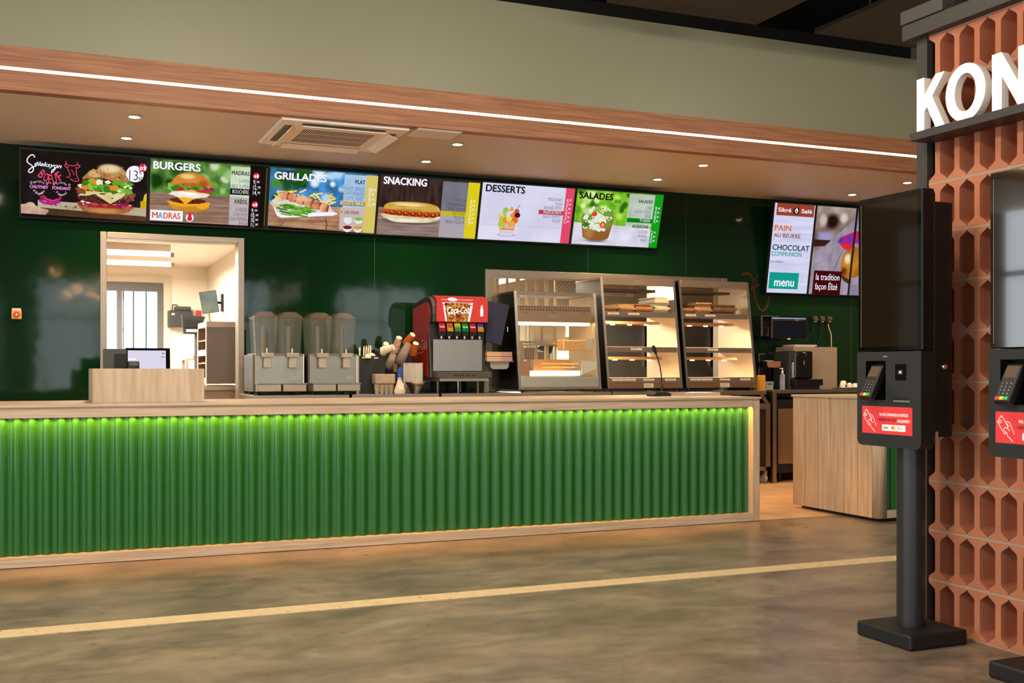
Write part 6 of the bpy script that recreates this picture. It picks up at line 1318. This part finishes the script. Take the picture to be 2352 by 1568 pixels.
tag(MB().box(xq - .03, xq + .03, 14.36, 14.399, zq - .04, zq + .04, M('c8301f', .4)).build('alarm_button'), 'small red alarm box on the white kitchen wall', 'alarm')
xa, za = at(427, 823, 13.2); xb, _ = at(452, 823, 13.2)
t = thing('kitchen_stand', 'small steel stand with gadgets left of the grey kitchen cupboard', 'stand', ((xa + xb) / 2, 13.3, 0))
MB().box(xa, xb + .1, 13.2, 13.6, za - .02, za, M('9a9384', .4, .7)).build('top', t)
for x in (xa, xb + .07): 
    for y in (13.2, 13.57): MB().box(x, x + .03, y, y + .03, 0, za - .0201, M('9a9384', .4, .7)).build('leg', t)
MB().box(xa, xb + .1, 13.23, 13.569, za - .45, za - .43, M('9a9384', .4, .7)).build('shelf', t)
tag(MB().box(xa + .03, xa + .09, 13.25, 13.35, za + .0005, za + .09, M('d8cbb6', .5)).build('card_box'), 'small white box on the kitchen stand', 'box')
tag(MB().prism([(xa + .1, za + .0005), (xa + .2, za + .0005), (xa + .2, za + .08), (xa + .16, za + .08), (xa + .1, za + .03)], 'y', 13.25, 13.35, BLACK).build('scanner'), 'black hand scanner on the kitchen stand', 'scanner')

# equipment seen through the pass-through and the warmers
for k, (x0, x1, hx, nm) in enumerate(((5.78, 6.42, '8a7a68', 'brown steel upright fridge with notices seen through the left hot cabinet'), (6.47, 7.12, '6a6760', 'grey upright fridge seen through the left hot cabinet, right of the brown one'), (7.2, 8.1, '74736c', 'grey upright fridge seen through the right hot cabinet'))):
    t = thing('upright_fridge', nm, 'fridge', ((x0 + x1) / 2, 12.6, 0))
    MB().box(x0, x1, 12.3, 13.0, .1, 2.0, M('4b4842', .5, .4)).build('body', t)
    for z0, z1 in ((.14, 1.05), (1.07, 1.97)):
        d = MB().box(x0 + .01, x1 - .01, 12.27, 12.2995, z0, z1, M(hx, .42, .5)).build('door', t, bevel=.004)
        MB().box(x1 - .07, x1 - .05, 12.24, 12.2695, z0 + .2, z1 - .2, CHROME).build('handle', d)
    if k == 0:
        for z in (1.30, 1.63): MB().rect(x0 + .05, x0 + .22, z, z + .22, 12.2685, M('d8d0c0', .6)).build('notice', t, fix=False)
    for x in (x0 + .06, x1 - .06):
        for y in (12.36, 12.94): MB().cyl((x, y, 0), (x, y, .0999), .02, BLACK, n=10).build('foot', t)
t = thing('wire_rack', 'white post rack behind the pass-through left of the glass warmer', 'rack', (4.6, 11.1, 0))
for k in range(8):
    x = 4.40 + k * .115
    MB().box(x, x + (.04 if k % 3 == 0 else .022), 11.0, 11.03, 0, 2.3, M('c8bb9c', .45)).build('post', t)
for z in (.3, 1.05, 1.2, 2.26): MB().box(4.40, 5.25, 11.0305, 11.5, z, z + .02, M('b8ae98', .4, .5)).build('shelf', t)
t = thing('extractor_guard', 'perforated steel guard plate at the top of the pass-through', 'guard', (5.6, 11.6, 2.2))
xa, za = at(1276, 637, 11.5); xb, zb = at(1350, 668, 11.5)
pm = M('c9c2b4', .35, .6); g = MB().box(xa, xb + .6, 11.5, 11.51, zb - .05, 2.45, pm)
for i in range(26):
    for j in range(12): g.disc(xa + .03 + i * .035 + .017 * (j % 2), zb - .03 + j * .022, .007, .007, 11.4994, M('3b3630', .7), 8)
g.build('plate', t)
MB().box(xa, xb + .6, 11.505, 11.6, 2.4505, KZ - .0005, pm).build('hanger', t)
# fries boxes and devices inside the warmer's view
t = thing('pass_shelf', 'steel shelf with cartons seen through the fries warmer', 'shelf', (4.9, 11.0, 0))
xa, za = at(1193, 790, 10.9); xb, _ = at(1300, 790, 10.9)
MB().box(xa, xb + .1, 10.86, 11.0, za - .015, za, STEEL).build('board', t)
for x in (xa + .02, xb + .05): MB().box(x, x + .03, 10.9, 10.93, 0, za - .0151, STEEL).build('leg', t)
for k, (p0, p1, py0, nm) in enumerate(((1225, 1242, 742, 'white carton left on the shelf seen through the fries warmer'), (1245, 1270, 738, 'big cream carton in the middle seen through the fries warmer'), (1277, 1298, 742, 'pale carton right on the shelf seen through the fries warmer'))):
    xa, za2 = at(p0, py0, 10.88); xb, _ = at(p1, py0, 10.88)
    w = xb - xa; b = MB().prism([(xa + .01, za + .0005), (xb - .01, za + .0005), (xb + .006, za2 - .03), (xb - .01, za2), (xa + .008, za2), (xa - .004, za2 - .03)], 'y', 10.87, 10.97, M('cfc2ac', .7))
    tag(b.build('carton'), nm, 'carton')
xa, za = at(1247, 790, 10.88); xb, zb = at(1273, 812, 10.88)
t = thing('pass_terminal', 'black tilted touch terminal seen through the fries warmer', 'terminal', ((xa + xb) / 2, 10.9, 1.2))
c4 = [at(*p, 11.6) for p in ((1231, 800), (1266, 812), (1273, 790), (1245, 790))]
MB().prism(c4, 'y', 11.6, 11.63, BLACK_P).build('screen', t)
MB().box(c4[0][0] + .03, c4[1][0], 11.64, 11.75, 0, c4[1][1] + .02, M('5d5850', .4, .4)).build('stand', t)
t = thing('key_panel', 'white gridded button panel seen low through the fries warmer', 'panel', (4.75, 11.2, 1.3))
xa, za = at(1203, 798, 10.9); xb, zb = at(1233, 826, 10.9)
g = MB().box(xa, xb, 10.905, 10.93, zb, za, M('d0c6b2', .6))
for i in range(4):
    for j in range(6): g.rect(xa + .012 + i * .03, xa + .034 + i * .03, zb + .008 + j * .02, zb + .024 + j * .02, 10.9035, M('8a8172', .6))
g.build('board', t); MB().box((xa + xb) / 2 - .02, (xa + xb) / 2 + .02, 10.9305, 10.96, 0, za - .05, STEEL).build('post', t)
